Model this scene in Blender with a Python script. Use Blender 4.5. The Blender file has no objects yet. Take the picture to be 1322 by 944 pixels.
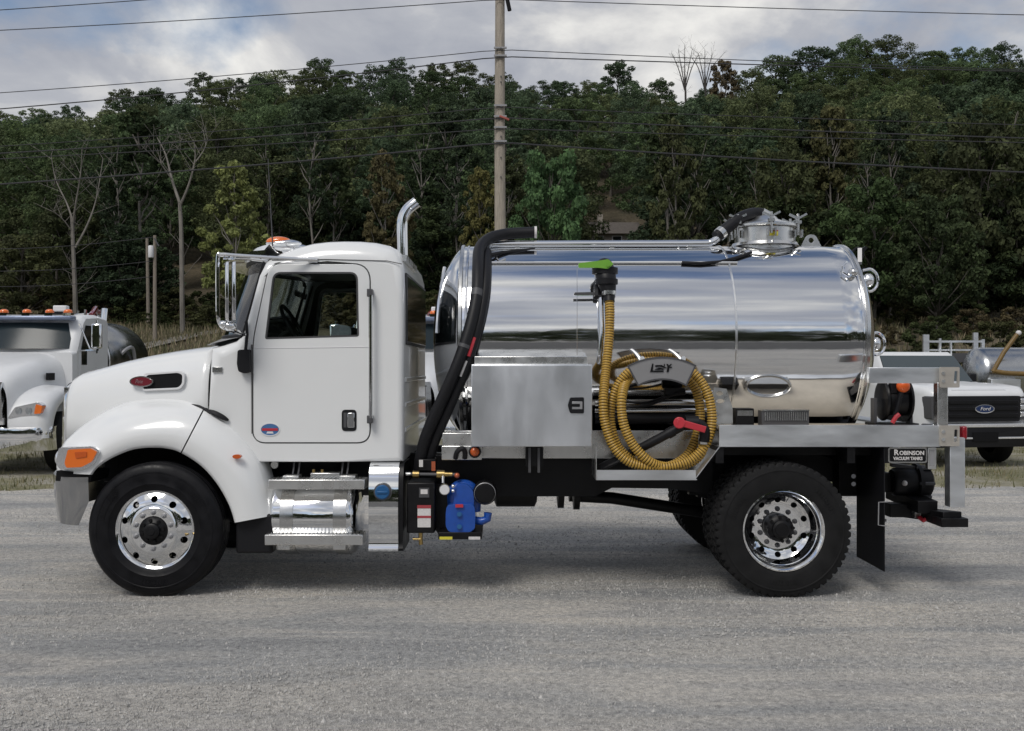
import bpy, bmesh, math, random
from mathutils import Vector, Matrix, noise
from mathutils.geometry import delaunay_2d_cdt

rad = math.radians
PI = math.pi
sc = bpy.context.scene
COL = sc.collection
rnd = random.Random(7)

# ------------------------------------------------------------------ camera
F, CX, CY = 1312.0, 661.0, 474.0          # focal length and principal point in photo pixels
CAM_H, CAM_D = 1.77, 7.8                  # eye height, metres from the truck's near side (Y = 0)
cam = bpy.data.cameras.new('camera')
cam.sensor_width = 36.0
cam.lens = F / 1322.0 * 36.0
cam.shift_y = 0.0015
cam.clip_start = 0.1
cam.clip_end = 3000
camo = bpy.data.objects.new('camera', cam)
COL.objects.link(camo)
camo.location = (0, -CAM_D, CAM_H)
camo.rotation_euler = (rad(90), 0, 0)
sc.camera = camo

# ------------------------------------------------------------------ light
SUN_EL, SUN_AZ = 50.0, 208.0              # sun behind the camera, over its left shoulder
world = bpy.data.worlds.new('World')
sc.world = world
world.use_nodes = True
wn, wl = world.node_tree.nodes, world.node_tree.links
wn.clear()
wo = wn.new('ShaderNodeOutputWorld')
bg = wn.new('ShaderNodeBackground')
sky = wn.new('ShaderNodeTexSky')
sky.sky_type = 'NISHITA'
sky.sun_disc = False
sky.sun_elevation = rad(SUN_EL)
sky.sun_rotation = rad(SUN_AZ)
sky.air_density = 1.0
sky.dust_density = 1.0
tc = wn.new('ShaderNodeTexCoord')
sep = wn.new('ShaderNodeSeparateXYZ')
wl.new(tc.outputs['Generated'], sep.inputs[0])
zz = wn.new('ShaderNodeMath'); zz.operation = 'MAXIMUM'; zz.inputs[1].default_value = 0.0
wl.new(sep.outputs['Z'], zz.inputs[0])
za = wn.new('ShaderNodeMath'); za.operation = 'ADD'; za.inputs[1].default_value = 0.34
wl.new(zz.outputs[0], za.inputs[0])
dx = wn.new('ShaderNodeMath'); dx.operation = 'DIVIDE'
dy = wn.new('ShaderNodeMath'); dy.operation = 'DIVIDE'
wl.new(sep.outputs['X'], dx.inputs[0]); wl.new(za.outputs[0], dx.inputs[1])
wl.new(sep.outputs['Y'], dy.inputs[0]); wl.new(za.outputs[0], dy.inputs[1])
cmb = wn.new('ShaderNodeCombineXYZ')
wl.new(dx.outputs[0], cmb.inputs['X']); wl.new(dy.outputs[0], cmb.inputs['Y'])


def wnoise(scale, detail, rough, dist, off):
    mp = wn.new('ShaderNodeMapping'); mp.inputs['Location'].default_value = off
    wl.new(cmb.outputs[0], mp.inputs['Vector'])
    n = wn.new('ShaderNodeTexNoise')
    n.inputs['Scale'].default_value = scale
    n.inputs['Detail'].default_value = detail
    n.inputs['Roughness'].default_value = rough
    n.inputs['Distortion'].default_value = dist
    wl.new(mp.outputs[0], n.inputs['Vector'])
    return n


def wramp(src, pts):
    r = wn.new('ShaderNodeValToRGB')
    while len(r.color_ramp.elements) < len(pts):
        r.color_ramp.elements.new(0.5)
    for e, (p, c) in zip(r.color_ramp.elements, pts):
        e.position = p
        e.color = (c[0], c[1], c[2], 1)
    wl.new(src, r.inputs[0])
    return r


n_cov = wnoise(1.7, 8, 0.56, 0.25, (3.1, 1.7, 0))
n_lit = wnoise(3.2, 8, 0.56, 0.3, (8.3, 5.2, 0))
cov = wramp(n_cov.outputs[0], [(0.37, (0, 0, 0)), (0.51, (1, 1, 1))])
lit = wramp(n_lit.outputs[0], [(0.38, (3.5, 3.7, 4.25)), (0.49, (4.4, 4.55, 4.95)), (0.57, (6.1, 6.1, 6.15)), (0.68, (8.4, 8.3, 8.0))])
blue = wn.new('ShaderNodeMixRGB'); blue.blend_type = 'MULTIPLY'; blue.inputs[0].default_value = 1.0
blue.inputs[2].default_value = (1.0, 1.0, 1.0, 1)
wl.new(sky.outputs[0], blue.inputs[1])
mx = wn.new('ShaderNodeMixRGB')
wl.new(cov.outputs[0], mx.inputs[0]); wl.new(blue.outputs[0], mx.inputs[1]); wl.new(lit.outputs[0], mx.inputs[2])
wl.new(mx.outputs[0], bg.inputs['Color'])
bg.inputs['Strength'].default_value = 0.106
wl.new(bg.outputs[0], wo.inputs['Surface'])

sun = bpy.data.lights.new('sun', 'SUN')
sun.energy = 1.75
sun.angle = rad(24)
sun.color = (1.0, 0.96, 0.90)
suno = bpy.data.objects.new('sun', sun)
COL.objects.link(suno)
# Nishita sun_rotation runs clockwise seen from above, from +Y
_el, _az = rad(SUN_EL), rad(SUN_AZ)
_d = Vector((math.sin(_az) * math.cos(_el), math.cos(_az) * math.cos(_el), math.sin(_el)))
suno.rotation_euler = _d.to_track_quat('Z', 'Y').to_euler()
suno.location = _d * 60

sc.view_settings.view_transform = 'Standard'
sc.view_settings.look = 'None'
sc.view_settings.exposure = 0.0
sc.view_settings.gamma = 1.0
sc.view_settings.use_curve_mapping = False
sc.render.engine = 'CYCLES'
sc.cycles.max_bounces = 8
sc.cycles.transparent_max_bounces = 10


# ------------------------------------------------------------------ helpers
def P(px, py, Y=0.0):
    """photo pixel at distance Y behind the truck's near side -> world point"""
    k = (Y + CAM_D) / F
    return Vector(((px - CX) * k, Y, CAM_H - (py - CY) * k))


def PX(px, Y=0.0):
    return (px - CX) * (Y + CAM_D) / F


def PZ(py, Y=0.0):
    return CAM_H - (py - CY) * (Y + CAM_D) / F


ORG = {}


def tag(o, label=None, cat=None, group=None, kind=None):
    if label: o['label'] = label
    if cat: o['category'] = cat
    if group: o['group'] = group
    if kind: o['kind'] = kind
    return o


def thing(name, loc, label, cat, group=None, rz=0.0, world_built=False):
    """Empty at a thing's base; with world_built its parts are given in world coordinates"""
    o = bpy.data.objects.new(name, None)
    o.empty_display_size = 0.2
    COL.objects.link(o)
    o.location = loc
    o.rotation_euler = (0, 0, rz)
    ORG[o] = Vector(loc) if world_built else Vector((0, 0, 0))
    return tag(o, label, cat, group)


def copy_tree(o, parent=None):
    c = o.copy()
    COL.objects.link(c)
    c.parent = parent
    for ch in list(o.children):
        copy_tree(ch, c)
    return c


class MB:
    def __init__(s):
        s.v, s.f, s.m = [], [], []

    def add(s, vs, fs, m=0):
        b = len(s.v)
        s.v += [Vector(p) for p in vs]
        s.f += [tuple(i + b for i in q) for q in fs]
        s.m += [m] * len(fs)
        return s

    def box(s, x0, x1, y0, y1, z0, z1, m=0):
        vs = [(x, y, z) for x in (x0, x1) for y in (y0, y1) for z in (z0, z1)]
        return s.add(vs, [(0, 1, 3, 2), (4, 6, 7, 5), (0, 4, 5, 1), (2, 3, 7, 6), (0, 2, 6, 4), (1, 5, 7, 3)], m)

    def bar(s, p, q, w, h, m=0, up=(0, 0, 1)):
        """rectangular bar from p to q"""
        p, q = Vector(p), Vector(q)
        d = (q - p).normalized()
        u = Vector(up)
        if abs(d.dot(u)) > 0.98: u = Vector((0, 1, 0))
        a = d.cross(u).normalized()
        b = a.cross(d).normalized()
        vs = []
        for c in (p, q):
            for i, j in ((-1, -1), (1, -1), (1, 1), (-1, 1)):
                vs.append(c + a * (i * w / 2) + b * (j * h / 2))
        return s.add(vs, [(0, 1, 2, 3), (7, 6, 5, 4), (0, 4, 5, 1), (1, 5, 6, 2), (2, 6, 7, 3), (3, 7, 4, 0)], m)

    def loft(s, rings, closed=True, cap=(True, True), m=0):
        n = len(rings[0])
        vs = [p for r in rings for p in r]
        fs = []
        for i in range(len(rings) - 1):
            for j in range(n if closed else n - 1):
                k = (j + 1) % n
                fs.append((i * n + j, i * n + k, (i + 1) * n + k, (i + 1) * n + j))
        if closed and cap[0]: fs.append(tuple(range(n - 1, -1, -1)))
        if closed and cap[1]: fs.append(tuple((len(rings) - 1) * n + j for j in range(n)))
        return s.add(vs, fs, m)

    def tube(s, pts, r, n=10, m=0, cap=(True, True), rf=None, mf=None):
        pts = [Vector(p) for p in pts]
        T = []
        for i in range(len(pts)):
            a, b = pts[max(i - 1, 0)], pts[min(i + 1, len(pts) - 1)]
            T.append((b - a).normalized())
        u = Vector((0, 0, 1)) if abs(T[0].z) < 0.9 else Vector((1, 0, 0))
        u = (u - T[0] * u.dot(T[0])).normalized()
        rings = []
        for i, p in enumerate(pts):
            if i:
                u = (u - T[i] * u.dot(T[i]))
                u = u.normalized() if u.length > 1e-6 else T[i].orthogonal().normalized()
            w = T[i].cross(u)
            rr = rf(i) if rf else r
            rings.append([p + u * (rr * math.cos(2 * PI * k / n)) + w * (rr * math.sin(2 * PI * k / n)) for k in range(n)])
        b = len(s.m)
        s.loft(rings, True, cap, m)
        if mf:
            for i in range(len(pts) - 1):
                for j in range(n):
                    s.m[b + i * n + j] = mf(i)
        return s

    def cyl(s, p, q, r, r2=None, n=16, m=0):
        r2 = r if r2 is None else r2
        return s.tube([p, q], r, n, m, rf=lambda i: (r, r2)[i])

    def lathe(s, prof, c, axis='Y', n=32, m=0, rmod=None, close=False):
        """prof: (radius, height along axis)"""
        c = Vector(c)
        rings = []
        for j in range(n):
            t = 2 * PI * j / n
            ring = []
            for i, (r, h) in enumerate(prof):
                rr = rmod(i, j, r) if rmod else r
                a, b = rr * math.cos(t), rr * math.sin(t)
                ring.append(c + Vector({'Y': (a, h, b), 'X': (h, a, b), 'Z': (a, b, h)}[axis]))
            rings.append(ring)
        k = len(prof)
        vs = [p for r in rings for p in r]
        fs = []
        for j in range(n):
            j2 = (j + 1) % n
            for i in range(k - 1):
                fs.append((j * k + i, j2 * k + i, j2 * k + i + 1, j * k + i + 1))
            if close:
                fs.append((j * k + k - 1, j2 * k + k - 1, j2 * k, j * k))
        s.add(vs, fs, m)
        return s

    def plate(s, outer, holes, y0, y1, m=0, fn=None):
        """polygon (x, z) with holes extruded between y0 and y1; fn maps (x, z, y) to a point"""
        fn = fn or (lambda x, z, y: Vector((x, y, z)))
        loops = [[Vector((p[0], p[1])) for p in l] for l in [outer] + list(holes)]
        flat = [p for l in loops for p in l]
        n = len(flat)
        ed, b = [], 0
        for l in loops:
            ed += [(b + i, b + (i + 1) % len(l)) for i in range(len(l))]
            b += len(l)
        cv, _, tr, ov, _, _ = delaunay_2d_cdt(flat, ed, [], 0, 1e-7)

        def inside(q, l):
            r = False
            for p0, p1 in zip(l, l[1:] + l[:1]):
                if (p0.y > q.y) != (p1.y > q.y) and q.x < (p1.x - p0.x) * (q.y - p0.y) / (p1.y - p0.y) + p0.x: r = not r
            return r
        tri = []
        for t in tr:
            q = (cv[t[0]] + cv[t[1]] + cv[t[2]]) / 3
            if all(ov[i] for i in t) and inside(q, loops[0]) and not any(inside(q, h) for h in loops[1:]):
                tri.append(tuple(ov[i][0] for i in t))
        vs = [fn(p.x, p.y, y0) for p in flat] + [fn(p.x, p.y, y1) for p in flat]
        fs = [tuple(t) for t in tri] + [tuple(i + n for i in reversed(t)) for t in tri]
        b = 0
        for l in loops:
            k = len(l)
            for i in range(k):
                j = (i + 1) % k
                fs.append((b + i, b + j, b + j + n, b + i + n))
            b += k
        return s.add(vs, fs, m)

    def ball(s, c, rx, ry=None, rz=None, n=12, k=8, m=0):
        ry = rx if ry is None else ry
        rz = rx if rz is None else rz
        c = Vector(c)
        rings = []
        for i in range(1, k):
            a = PI * i / k
            rings.append([c + Vector((rx * math.sin(a) * math.cos(2 * PI * j / n), ry * math.sin(a) * math.sin(2 * PI * j / n), rz * math.cos(a))) for j in range(n)])
        return s.loft(rings, True, (True, True), m)

    def build(s, name, mats, parent=None, smooth=38, bev=0.0, seg=2, org=None, recalc=True, solid=0.0):
        me = bpy.data.meshes.new(name)
        off = ORG.get(parent, Vector((0, 0, 0))) if parent else Vector(org or (0, 0, 0))
        me.from_pydata([tuple(p - off) for p in s.v], [], s.f)
        if not isinstance(mats, (list, tuple)): mats = [mats]
        for m in mats: me.materials.append(m)
        if len(mats) > 1: me.polygons.foreach_set('material_index', s.m)
        if recalc:
            bm = bmesh.new(); bm.from_mesh(me)
            bmesh.ops.recalc_face_normals(bm, faces=bm.faces)
            bm.to_mesh(me); bm.free()
        if smooth:
            me.polygons.foreach_set('use_smooth', [True] * len(me.polygons))
            me.set_sharp_from_angle(angle=rad(smooth))
        me.update()
        o = bpy.data.objects.new(name, me)
        COL.objects.link(o)
        if parent:
            o.parent = parent
            ORG[o] = off
        else:
            o.location = off
        if solid:
            md = o.modifiers.new('thick', 'SOLIDIFY'); md.thickness = solid; md.offset = -1
        if bev:
            md = o.modifiers.new('bevel', 'BEVEL'); md.width = bev; md.segments = seg
            md.limit_method = 'ANGLE'; md.angle_limit = rad(40); md.harden_normals = False
        return o


def smooth_path(pts, sub=8):
    pts = [Vector(p) for p in pts]
    out = []
    for i in range(len(pts) - 1):
        p0, p1, p2, p3 = pts[max(i - 1, 0)], pts[i], pts[i + 1], pts[min(i + 2, len(pts) - 1)]
        for k in range(sub):
            t = k / sub
            out.append(0.5 * ((2 * p1) + (p2 - p0) * t + (2 * p0 - 5 * p1 + 4 * p2 - p3) * t * t + (3 * p1 - p0 - 3 * p2 + p3) * t ** 3))
    out.append(pts[-1])
    return out


def resample(pts, step):
    out = [pts[0].copy()]
    need = step
    for a, b in zip(pts, pts[1:]):
        L = (b - a).length
        t = 0.0
        while L - t >= need:
            t += need
            out.append(a + (b - a) * (t / L))
            need = step
        need -= (L - t)
    return out


def round_poly(pts, r, k=5):
    """round the corners of a 2-D polygon; r a number or one per corner"""
    out = []
    n = len(pts)
    for i in range(n):
        p, a, b = Vector(pts[i]), Vector(pts[i - 1]), Vector(pts[(i + 1) % n])
        rr = r[i] if isinstance(r, (list, tuple)) else r
        if rr <= 0:
            out.append(tuple(p)); continue
        da, db = (a - p), (b - p)
        d = min(rr, da.length * 0.45, db.length * 0.45)
        s, e = p + da.normalized() * d, p + db.normalized() * d
        for j in range(k + 1):
            t = j / k
            q = s * (1 - t) ** 2 + p * (2 * t * (1 - t)) + e * t * t
            out.append(tuple(q))
    return out


def ell(cx, cz, a, b, n=28, rot=0.0):
    return [(cx + a * math.cos(t) * math.cos(rot) - b * math.sin(t) * math.sin(rot),
             cz + a * math.cos(t) * math.sin(rot) + b * math.sin(t) * math.cos(rot)) for t in [2 * PI * i / n for i in range(n)]]


def inset_poly(pts, d):
    """offset inward by d (positive shrinks); pts any orientation"""
    n = len(pts)
    area = sum(pts[i][0] * pts[(i + 1) % n][1] - pts[(i + 1) % n][0] * pts[i][1] for i in range(n))
    sgn = 1 if area > 0 else -1
    out = []
    for i in range(n):
        p, a, b = Vector(pts[i]), Vector(pts[i - 1]), Vector(pts[(i + 1) % n])
        e1, e2 = (p - a), (b - p)
        if e1.length < 1e-9: e1 = e2
        if e2.length < 1e-9: e2 = e1
        e1.normalize(); e2.normalize()
        n1, n2 = Vector((-e1.y, e1.x)) * sgn, Vector((-e2.y, e2.x)) * sgn
        nn = (n1 + n2)
        nn = nn.normalized() if nn.length > 1e-6 else n1
        c = max(nn.dot(n1), 0.5)
        dd = d[i] if isinstance(d, (list, tuple)) else d
        q = p + nn * (dd / c)
        out.append((q.x, q.y))
    return out


def text_mesh(name, body, size, mat, parent, center, depth=0.003, xdir=(1, 0, 0), ydir=(0, 0, 1), shear=0.0, width=None, bold=0.0):
    cu = bpy.data.curves.new(name, 'FONT')
    cu.body = body; cu.size = size; cu.align_x = 'CENTER'; cu.align_y = 'CENTER'
    cu.extrude = depth / 2; cu.shear = shear; cu.offset = bold; cu.resolution_u = 3
    t = bpy.data.objects.new(name, cu)
    COL.objects.link(t)
    bpy.context.view_layer.update()
    me = bpy.data.meshes.new_from_object(t.evaluated_get(bpy.context.evaluated_depsgraph_get()))
    bpy.data.objects.remove(t)
    xs = [v.co.x for v in me.vertices]
    sx = 1.0
    if width and xs: sx = width / (max(xs) - min(xs))
    X, Yv = Vector(xdir), Vector(ydir)
    Z = X.cross(Yv)
    c = Vector(center) - ORG.get(parent, Vector((0, 0, 0)))
    for v in me.vertices:
        v.co = c + X * (v.co.x * sx) + Yv * v.co.y + Z * v.co.z
    me.materials.clear(); me.materials.append(mat)
    o = bpy.data.objects.new(name, me)
    COL.objects.link(o)
    o.parent = parent
    return o


# ------------------------------------------------------------------ materials
def new_mat(name):
    m = bpy.data.materials.new(name)
    m.use_nodes = True
    nt = m.node_tree
    return m, nt.nodes, nt.links, nt.nodes['Principled BSDF']


def mat(name, col, rough=0.5, metal=0.0, coat=0.0, var=0.0, vscale=6.0, bump=0.0, bscale=40.0, stretch=(1, 1, 1), rvar=0.0, spec=None, emis=None):
    m, N, L, b = new_mat(name)
    b.inputs['Base Color'].default_value = (*col, 1)
    b.inputs['Roughness'].default_value = rough
    b.inputs['Metallic'].default_value = metal
    b.inputs['Coat Weight'].default_value = coat
    b.inputs['Coat Roughness'].default_value = 0.06
    if spec is not None: b.inputs['Specular IOR Level'].default_value = spec
    if var or bump or rvar:
        t = N.new('ShaderNodeTexCoord')
        mp = N.new('ShaderNodeMapping'); mp.inputs['Scale'].default_value = stretch
        L.new(t.outputs['Object'], mp.inputs['Vector'])
    if var or rvar:
        n = N.new('ShaderNodeTexNoise'); n.inputs['Scale'].default_value = vscale; n.inputs['Detail'].default_value = 6
        n.inputs['Roughness'].default_value = 0.6
        L.new(mp.outputs[0], n.inputs['Vector'])
    if var:
        r = N.new('ShaderNodeValToRGB')
        r.color_ramp.elements[0].position = 0.3; r.color_ramp.elements[1].position = 0.7
        r.color_ramp.elements[0].color = (*[max(0, c * (1 - var)) for c in col], 1)
        r.color_ramp.elements[1].color = (*[min(1, c * (1 + var)) for c in col], 1)
        L.new(n.outputs[0], r.inputs[0]); L.new(r.outputs[0], b.inputs['Base Color'])
    if rvar:
        mr = N.new('ShaderNodeMapRange')
        mr.inputs[1].default_value = 0.3; mr.inputs[2].default_value = 0.7
        mr.inputs[3].default_value = max(0.02, rough - rvar); mr.inputs[4].default_value = rough + rvar
        L.new(n.outputs[0], mr.inputs[0]); L.new(mr.outputs[0], b.inputs['Roughness'])
    if bump:
        n2 = N.new('ShaderNodeTexNoise'); n2.inputs['Scale'].default_value = bscale; n2.inputs['Detail'].default_value = 4
        L.new(mp.outputs[0], n2.inputs['Vector'])
        bp = N.new('ShaderNodeBump'); bp.inputs['Strength'].default_value = bump; bp.inputs['Distance'].default_value = 0.02
        L.new(n2.outputs[0], bp.inputs['Height']); L.new(bp.outputs[0], b.inputs['Normal'])
    if emis:
        b.inputs['Emission Color'].default_value = (*emis[0], 1)
        b.inputs['Emission Strength'].default_value = emis[1]
    return m


def glass_mat(name, tint, refl=1.0, rough=0.02):
    m, N, L, b = new_mat(name)
    N.remove(b)
    out = N['Material Output']
    tr = N.new('ShaderNodeBsdfTransparent'); tr.inputs[0].default_value = (*tint, 1)
    gl = N.new('ShaderNodeBsdfGlossy'); gl.inputs['Roughness'].default_value = rough
    fr = N.new('ShaderNodeFresnel'); fr.inputs['IOR'].default_value = 1.5
    mu = N.new('ShaderNodeMath'); mu.operation = 'MULTIPLY'; mu.inputs[1].default_value = refl
    mi = N.new('ShaderNodeMixShader')
    L.new(fr.outputs[0], mu.inputs[0]); L.new(mu.outputs[0], mi.inputs[0])
    L.new(tr.outputs[0], mi.inputs[1]); L.new(gl.outputs[0], mi.inputs[2])
    L.new(mi.outputs[0], out.inputs['Surface'])
    return m


M = {}
M['white'] = mat('white_paint', (0.80, 0.81, 0.81), 0.22, 0, 0.5, var=0.008, vscale=2.5)
M['white2'] = mat('white_paint_fleet', (0.70, 0.71, 0.72), 0.35, 0, 0.3, var=0.04, vscale=3)
M['chrome'] = mat('chrome', (0.86, 0.87, 0.88), 0.05, 1.0, bump=0.02, bscale=6)
M['tank'] = mat('polished_stainless', (0.77, 0.78, 0.795), 0.075, 1.0, bump=0.10, bscale=1.3, stretch=(0.8, 2.2, 2.2), rvar=0.035, vscale=3)
M['steel'] = mat('stainless', (0.66, 0.66, 0.65), 0.22, 1.0, rvar=0.06, vscale=12)
M['alu'] = mat('mill_aluminium', (0.82, 0.84, 0.86), 0.40, 1.0, var=0.10, vscale=3.2, rvar=0.10, stretch=(0.6, 1, 2.2), bump=0.03, bscale=3)
M['alu_bright'] = mat('bright_aluminium', (0.78, 0.78, 0.77), 0.30, 1.0, var=0.06, vscale=8, rvar=0.08)
M['galv'] = mat('galvanised_bracket', (0.60, 0.56, 0.50), 0.45, 0.7, var=0.12, vscale=14)
M['black'] = mat('black_paint', (0.006, 0.006, 0.007), 0.42, 0, 0.0, var=0.3, vscale=9, rvar=0.08, spec=0.28)
M['black_matte'] = mat('black_matte', (0.006, 0.006, 0.007), 0.7, spec=0.2)
M['plastic'] = mat('black_plastic', (0.009, 0.009, 0.011), 0.45, spec=0.3)
M['rubber'] = mat('tyre_rubber', (0.012, 0.012, 0.0125), 0.66, var=0.35, vscale=9, rvar=0.14, spec=0.18)
M['rubber_new'] = mat('tyre_rubber_dressed', (0.006, 0.006, 0.0075), 0.46, var=0.3, vscale=9, rvar=0.24, spec=0.22)
M['hose_black'] = mat('black_hose', (0.009, 0.009, 0.011), 0.48, bump=0.08, bscale=180, spec=0.32)
M['hose_yellow'] = mat('yellow_hose', (0.47, 0.285, 0.050), 0.42, var=0.12, vscale=30)
M['hose_groove'] = mat('hose_groove', (0.010, 0.008, 0.005), 0.6, spec=0.2)
M['amber'] = mat('amber_lens', (0.80, 0.17, 0.02), 0.16, 0, 0.8)
M['amber_dark'] = mat('amber_lens_inner', (0.56, 0.10, 0.015), 0.2, 0, 0.6)
M['red'] = mat('red_plastic', (0.50, 0.035, 0.05), 0.35, 0, 0.3)
M['red_lens'] = mat('red_lens', (0.25, 0.010, 0.018), 0.15, 0, 0.7)
M['maroon'] = mat('maroon_enamel', (0.15, 0.012, 0.022), 0.25, 0, 0.6)
M['green'] = mat('green_handle', (0.17, 0.40, 0.045), 0.4, 0, 0.2)
M['blue'] = mat('blue_pump_paint', (0.010, 0.072, 0.36), 0.36, 0, 0.4, var=0.12, vscale=14)
M['blue_cap'] = mat('blue_cap', (0.015, 0.10, 0.26), 0.4)
M['brass'] = mat('brass', (0.56, 0.40, 0.16), 0.28, 1.0, var=0.2, vscale=40)
M['copper'] = mat('copper_cap', (0.50, 0.13, 0.06), 0.4, 0.4)
M['label'] = mat('paper_label', (0.66, 0.64, 0.63), 0.55, var=0.08, vscale=60)
M['label_red'] = mat('label_red', (0.36, 0.05, 0.06), 0.5)
M['yellow'] = mat('yellow_label', (0.68, 0.60, 0.06), 0.5)
M['orange'] = mat('orange_ball', (0.82, 0.13, 0.02), 0.4, 0, 0.2)
M['grey'] = mat('grey_enamel', (0.30, 0.30, 0.31), 0.4, 0.2)
M['grey_dark'] = mat('dark_grey', (0.07, 0.07, 0.075), 0.5)
M['seat'] = mat('seat_fabric', (0.34, 0.37, 0.41), 0.8, var=0.2, vscale=30)
M['liner'] = mat('cab_liner', (0.05, 0.047, 0.047), 0.8)
M['gasket'] = mat('gasket', (0.05, 0.05, 0.052), 0.6)
M['door_gap'] = mat('door_gap', (0.10, 0.10, 0.10), 0.7)
M['lamp'] = mat('headlamp_reflector', (0.85, 0.86, 0.88), 0.2, 0.85)
M['sticker_blue'] = mat('sticker_blue', (0.06, 0.16, 0.36), 0.4)
M['sticker_white'] = mat('sticker_white', (0.72, 0.72, 0.73), 0.45)
M['glass'] = glass_mat('tinted_glass', (0.90, 0.94, 0.92), 0.7)
M['glass_dark'] = glass_mat('dark_glass', (0.16, 0.18, 0.18), 1.2)
M['glass_clear'] = glass_mat('clear_lens', (0.85, 0.87, 0.88), 0.8)

M['deck'] = mat('ground_lit_deck', (0.60, 0.545, 0.46), 0.55, 0.6, var=0.12, vscale=5)  # aluminium tinted tan: ground-lit tone put into the colour for the tank's reflection

# ================================================================== SETTING
def sstep(a, b, x):
    t = min(1.0, max(0.0, (x - a) / (b - a)))
    return t * t * (3 - 2 * t)


def interp(x, pts):
    if x <= pts[0][0]: return pts[0][1]
    for (a, va), (b, vb) in zip(pts, pts[1:]):
        if x <= b: return va + (vb - va) * (x - a) / (b - a)
    return pts[-1][1]


# skyline of the wood (photo pixels) -> height of the crest under the trees
SKY = [(-400, 165), (0, 146), (100, 142), (160, 128), (240, 116), (320, 94), (440, 86), (560, 88), (640, 96), (760, 94), (840, 95),
       (880, 118), (930, 112), (960, 92), (1040, 68), (1160, 62), (1260, 62), (1322, 52), (1700, 40)]
CREST_Y, TREE_H = 150.0, 16.5


def crest(x):
    px = CX + x * F / (CREST_Y + CAM_D)
    return CAM_H + (CY - interp(px, SKY)) / F * (CREST_Y + CAM_D) - 10.3


def hill_h(x, y):
    base = 5.0 * sstep(24, 64, y)
    if y > 60:
        t = min(1.0, (y - 60) / (CREST_Y - 60))
        base += (crest(x * CREST_Y / max(y, 60) if y < CREST_Y else x) - 5.0) * t ** 1.25
    if y > CREST_Y: base -= 0.22 * (y - CREST_Y)
    base += 0.5 * noise.noise(Vector((x * 0.05, y * 0.05, 0))) * sstep(26, 50, y)
    return base - 0.35 * (1 - sstep(22, 30, y))


def on_hill(px, py):
    """where the sight line through a pixel meets the hillside"""
    y = 24.0
    while y < 220:
        p = P(px, py, y)
        if p.z <= hill_h(p.x, y): return p
        y += 0.25
    return P(px, py, 220)


def ramp_node(N, L, src, pts):
    r = N.new('ShaderNodeValToRGB')
    while len(r.color_ramp.elements) < len(pts): r.color_ramp.elements.new(0.5)
    for e, (p, c) in zip(r.color_ramp.elements, pts):
        e.position = p; e.color = (*c, 1)
    L.new(src, r.inputs[0])
    return r


def noise_node(N, L, vec, scale, detail=5, rough=0.55, dist=0.0):
    n = N.new('ShaderNodeTexNoise')
    n.inputs['Scale'].default_value = scale; n.inputs['Detail'].default_value = detail
    n.inputs['Roughness'].default_value = rough; n.inputs['Distortion'].default_value = dist
    L.new(vec, n.inputs['Vector'])
    return n


def mixrgb(N, L, fac, a, b, mode='MIX'):
    m = N.new('ShaderNodeMixRGB'); m.blend_type = mode
    for i, s in ((0, fac), (1, a), (2, b)):
        if isinstance(s, (int, float)): m.inputs[i].default_value = s
        elif isinstance(s, tuple): m.inputs[i].default_value = (*s, 1)
        else: L.new(s, m.inputs[i])
    return m


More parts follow.
